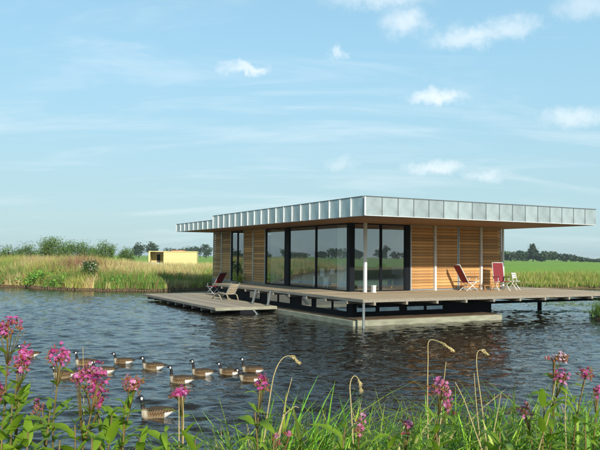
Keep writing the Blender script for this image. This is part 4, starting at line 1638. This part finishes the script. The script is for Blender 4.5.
def leafy_plant(label, px, py, dist, nleaf, seed, sc0=1.0):
    top = at(px, py, dist)
    random.seed(seed)
    bx0, by0 = top[0] + random.uniform(-.06, .06), top[1]
    bz0 = float(ground_z(bx0, by0))
    t = empty('leafy_plant', (bx0, by0, bz0))
    tag(t, label, 'plant', 'leafy plants on the near bank')
    T = Vector((top[0] - bx0, top[1] - by0, top[2] - bz0))
    pts = [Vector((T.x * (i / 8) ** 1.5, T.y * i / 8, T.z * i / 8 - 0.02 * (1 - i / 8))) for i in range(9)]
    MB().tube(pts, [0.007 - 0.004 * i / 8 for i in range(9)], 6).build('stem', MT['stem'], t, True)
    for i in range(nleaf):
        s_ = 1 - 0.055 * i / max(T.z, 0.4)
        if s_ < 0.25:
            break
        k = min(7.99, s_ * 8)
        p = pts[int(k)].lerp(pts[int(k) + 1], k - int(k))
        a0 = i * 1.57 + seed
        for j in (0, math.pi):
            sc = sc0 * random.uniform(0.7, 1.15) * (0.6 if i == 0 else 1)
            link('leaf', random.choice(LEAVES), t, p, (random.uniform(-.4, .4), R_(random.uniform(-55, 0)), a0 + j + random.uniform(-.3, .3)), (sc, sc * random.uniform(.9, 1.3), sc))


for i, (px, py, d_, nl, lab) in enumerate([
        (12, 405, 2.6, 9, 'leafy green plant in the bottom left corner'),
        (28, 432, 2.55, 8, 'low leafy plant right of the bottom left corner plant'),
        (75, 425, 2.6, 8, 'leafy green plant below the largest pink cluster, left of its stem'),
        (112, 415, 2.65, 9, 'leafy green plant below the largest pink cluster, right of its stem'),
        (140, 438, 2.6, 7, 'low leafy plant below the nearest goose'),
        (20, 385, 2.8, 11, 'tall leafy shoot under the second pink head from the left edge'),
        (98, 402, 2.75, 11, 'tall leafy shoot right under the largest pink cluster'),
        (125, 405, 2.9, 10, 'tall leafy shoot under the head with many orange buds'),
        (2, 425, 2.5, 8, 'leafy plant cut by the left edge at the bottom corner'),
        (50, 410, 2.65, 8, 'leafy plant beside the dark bare stem near the left'),
        (92, 438, 2.5, 8, 'low leafy plant at the bottom directly under the largest pink cluster'),
        (60, 440, 2.5, 7, 'lowest leafy plant left of the largest pink cluster'),
        (165, 432, 2.7, 7, 'leafy plant at the foot of the flat bright pink head'),
        (195, 440, 2.7, 6, 'low leafy plant right of the two pale straws'),
        (255, 412, 2.9, 7, 'leafy plant under the small pink head near the geese'),
        (345, 428, 2.9, 7, 'leafy plant among the grass left of the narrow pink head'),
        (435, 420, 2.9, 7, 'leafy plant under the pink flowers right of centre'),
        (390, 436, 2.8, 6, 'low leafy plant in the grass right of the narrow pink head'),
        (585, 425, 3.0, 8, 'leafy plant in the bottom right corner'),
        (545, 395, 3.1, 8, 'leafy plant under the palest pink head'),
        (500, 432, 2.9, 6, 'low leafy plant in the grass left of the bottom right flowers')]):
    leafy_plant(lab, px, py, d_, nl, 40 + i)

# dry stalks with nodding seed heads


def dry_stalk(label, pts_px, dist, seedhead=True, r=0.0035):
    P_ = [Vector(at(x, y, dist)) for x, y in pts_px]
    b = P_[0]
    gz = float(ground_z(b.x, b.y))
    sl = (P_[1].x - b.x) / max(0.02, P_[1].z - b.z)
    root = Vector((b.x - max(-0.3, min(0.3, sl * (b.z - gz))), b.y, gz))
    t = empty('dry_grass_stalk', root)
    tag(t, label, 'grass stalk', 'dry straw stalks on the near bank')
    ctrl = [root] + P_
    # smooth the polyline
    sm_ = []
    for i in range(len(ctrl) - 1):
        p0, p1, p2, p3 = ctrl[max(i - 1, 0)], ctrl[i], ctrl[i + 1], ctrl[min(i + 2, len(ctrl) - 1)]
        for k in range(5):
            u = k / 5
            sm_.append(0.5 * ((2 * p1) + (p2 - p0) * u + (2 * p0 - 5 * p1 + 4 * p2 - p3) * u * u + (3 * p1 - p0 - 3 * p2 + p3) * u ** 3))
    sm_.append(ctrl[-1])
    sm_ = [p - root for p in sm_]
    n = len(sm_)
    MB().tube(sm_, [r * (1 - 0.6 * i / n) for i in range(n)], 5).build('stalk', MT['drystem'], t, True)
    if seedhead:
        m = MB()
        tail = sm_[-7:]
        for i in range(34):
            k = random.uniform(0, len(tail) - 1.01)
            p = tail[int(k)].lerp(tail[int(k) + 1], k - int(k))
            d = (tail[int(k) + 1] - tail[int(k)]).normalized() + Vector((random.uniform(-.6, .6), random.uniform(-.6, .6), random.uniform(-.7, .3)))
            d.normalize()
            m.tube([p, p + d * 0.008, p + d * 0.02], [0.001, 0.0028, 0.0006], 4)
        m.build('seed_head', MT['drystem'], t)


random.seed(77)
dry_stalk('tall arching straw left of centre with a nodding seed head', [(264, 440), (268, 410), (274, 375), (282, 359), (291, 356), (298, 362)], 3.0)
dry_stalk('thin straight straw between the arching straw and the centre', [(279, 440), (285, 405), (292, 378)], 3.1, False)
dry_stalk('bent pale straw leaning right at the left of centre', [(279, 432), (284, 416), (294, 407), (299, 408)], 3.0, False)
dry_stalk('shorter arching straw at the centre above the narrow pink head', [(353, 440), (351, 405), (350, 385), (354, 376), (359, 380), (361, 390)], 3.1)
dry_stalk('tallest upright straw right of centre with a sideways seed head', [(428, 440), (427.5, 400), (428, 360), (429, 341), (440, 342), (452, 349)], 3.2)
dry_stalk('short upright straw just right of the tallest one', [(440, 430), (443, 390), (446, 362)], 3.2, False)
dry_stalk('straw hooked at its tip against the brown water on the right', [(486, 440), (481, 400), (477, 370), (477, 354), (481, 350), (486, 353)], 3.3)
dry_stalk('thin straw close left of the hooked straw', [(480, 440), (476, 400), (474, 373)], 3.3, False)
dry_stalk('pale straw leaning left between the pink flowers and the hooked straw', [(473, 425), (464, 400), (455, 382)], 3.2, False)
dry_stalk('pale straw leaning right beside the hooked straw', [(492, 440), (496, 420), (501, 394)], 3.2, False)
dry_stalk('long pale stalk leaning right through the flowers on the right', [(540, 445), (549, 415), (556, 380)], 3.1, False)
dry_stalk('pale straw standing in front of the nearest goose, left of a pair', [(179, 445), (179, 420), (179, 396)], 2.9, False)
dry_stalk('pale straw standing in front of the nearest goose, right of a pair', [(183, 445), (183.5, 420), (182.5, 396)], 2.9, False)
dry_stalk('thin pale straw rising through the largest pink cluster', [(84, 430), (83.5, 385), (83, 347)], 2.9, False, 0.0025)
dry_stalk('pale straw at the right among dark pink heads', [(566, 445), (565, 415), (567, 384)], 3.2, False)

# green grass of the near bank
n = 15000
x = rng.uniform(-2.6, 2.9, n)
y = rng.uniform(2.35, 4.9, n)
dens = 0.2 + 0.8 * smooth((x + 1.0) / 0.9)
keep = rng.uniform(size=n) < dens
x, y = x[keep], y[keep]
n = len(x)
z = ground_z(x, y)
hh = (0.52 + 0.26 * rng.uniform(0, 1, n) ** 1.6) * (0.66 + 0.34 * smooth((x + 1.0) / 0.9)) + 0.10 * vnoise(x, y, 3.0, 21)
hh *= np.clip(0.80 + (y - 2.3) * 0.20, 0.7, 1.05)
n2 = 14000
x2 = rng.uniform(-2.4, 2.8, n2)
y2 = rng.uniform(2.3, 3.7, n2)
kp = rng.uniform(size=n2) < 0.12 + 0.88 * smooth((x2 + 0.9) / 0.8)
x2, y2 = x2[kp], y2[kp]
n2 = len(x2)
x, y = np.concatenate([x, x2]), np.concatenate([y, y2])
hh = np.concatenate([hh, rng.uniform(0.42, 0.60, n2)])
z = ground_z(x, y)
n = len(x)
lush = jitter((0.19, 0.34, 0.032), n, 0.38, 0.14)
dryb = rng.uniform(size=n) < 0.10
lush[dryb] = jitter((0.46, 0.38, 0.16), int(dryb.sum()), 0.15, 0.06)
lean = np.where(rng.uniform(size=n) < 0.45, rng.uniform(0.6, 1.2, n), rng.uniform(0.1, 0.6, n))
o = link('bank_grass', blades('bank_grass', np.stack([x, y, z - 0.02], 1), hh * (1 + 0.32 * lean), 0.0045 + 0.012 * rng.uniform(0, 1, n) ** 1.4, lean, lush, MT['grass'], 7, np.clip(lush * 1.15, 0, .8), 0.5, 0.7))
tag(o, 'long green grass along the near bank at the bottom of the photograph', 'grass', None, 'stuff')

# ------------------------------------------------------------------ summer air
hzb = MB().box(-3060, 3060, -3060, 3060, -2.3, 22.0)
hm = bpy.data.materials.new('thin summer haze')
hm.use_nodes = True
hm.node_tree.nodes.clear()
ho = hm.node_tree.nodes.new('ShaderNodeOutputMaterial')
hv = hm.node_tree.nodes.new('ShaderNodeVolumePrincipled')
hv.inputs['Color'].default_value = (0.88, 0.95, 1.0, 1)
hv.inputs['Density'].default_value = 0.00024
hv.inputs['Anisotropy'].default_value = 0.2
hm.node_tree.links.new(hv.outputs[0], ho.inputs['Volume'])
hzo = hzb.build('haze', hm)
tag(hzo, 'thin blue summer haze over the lake and fields', 'haze', None, 'stuff')
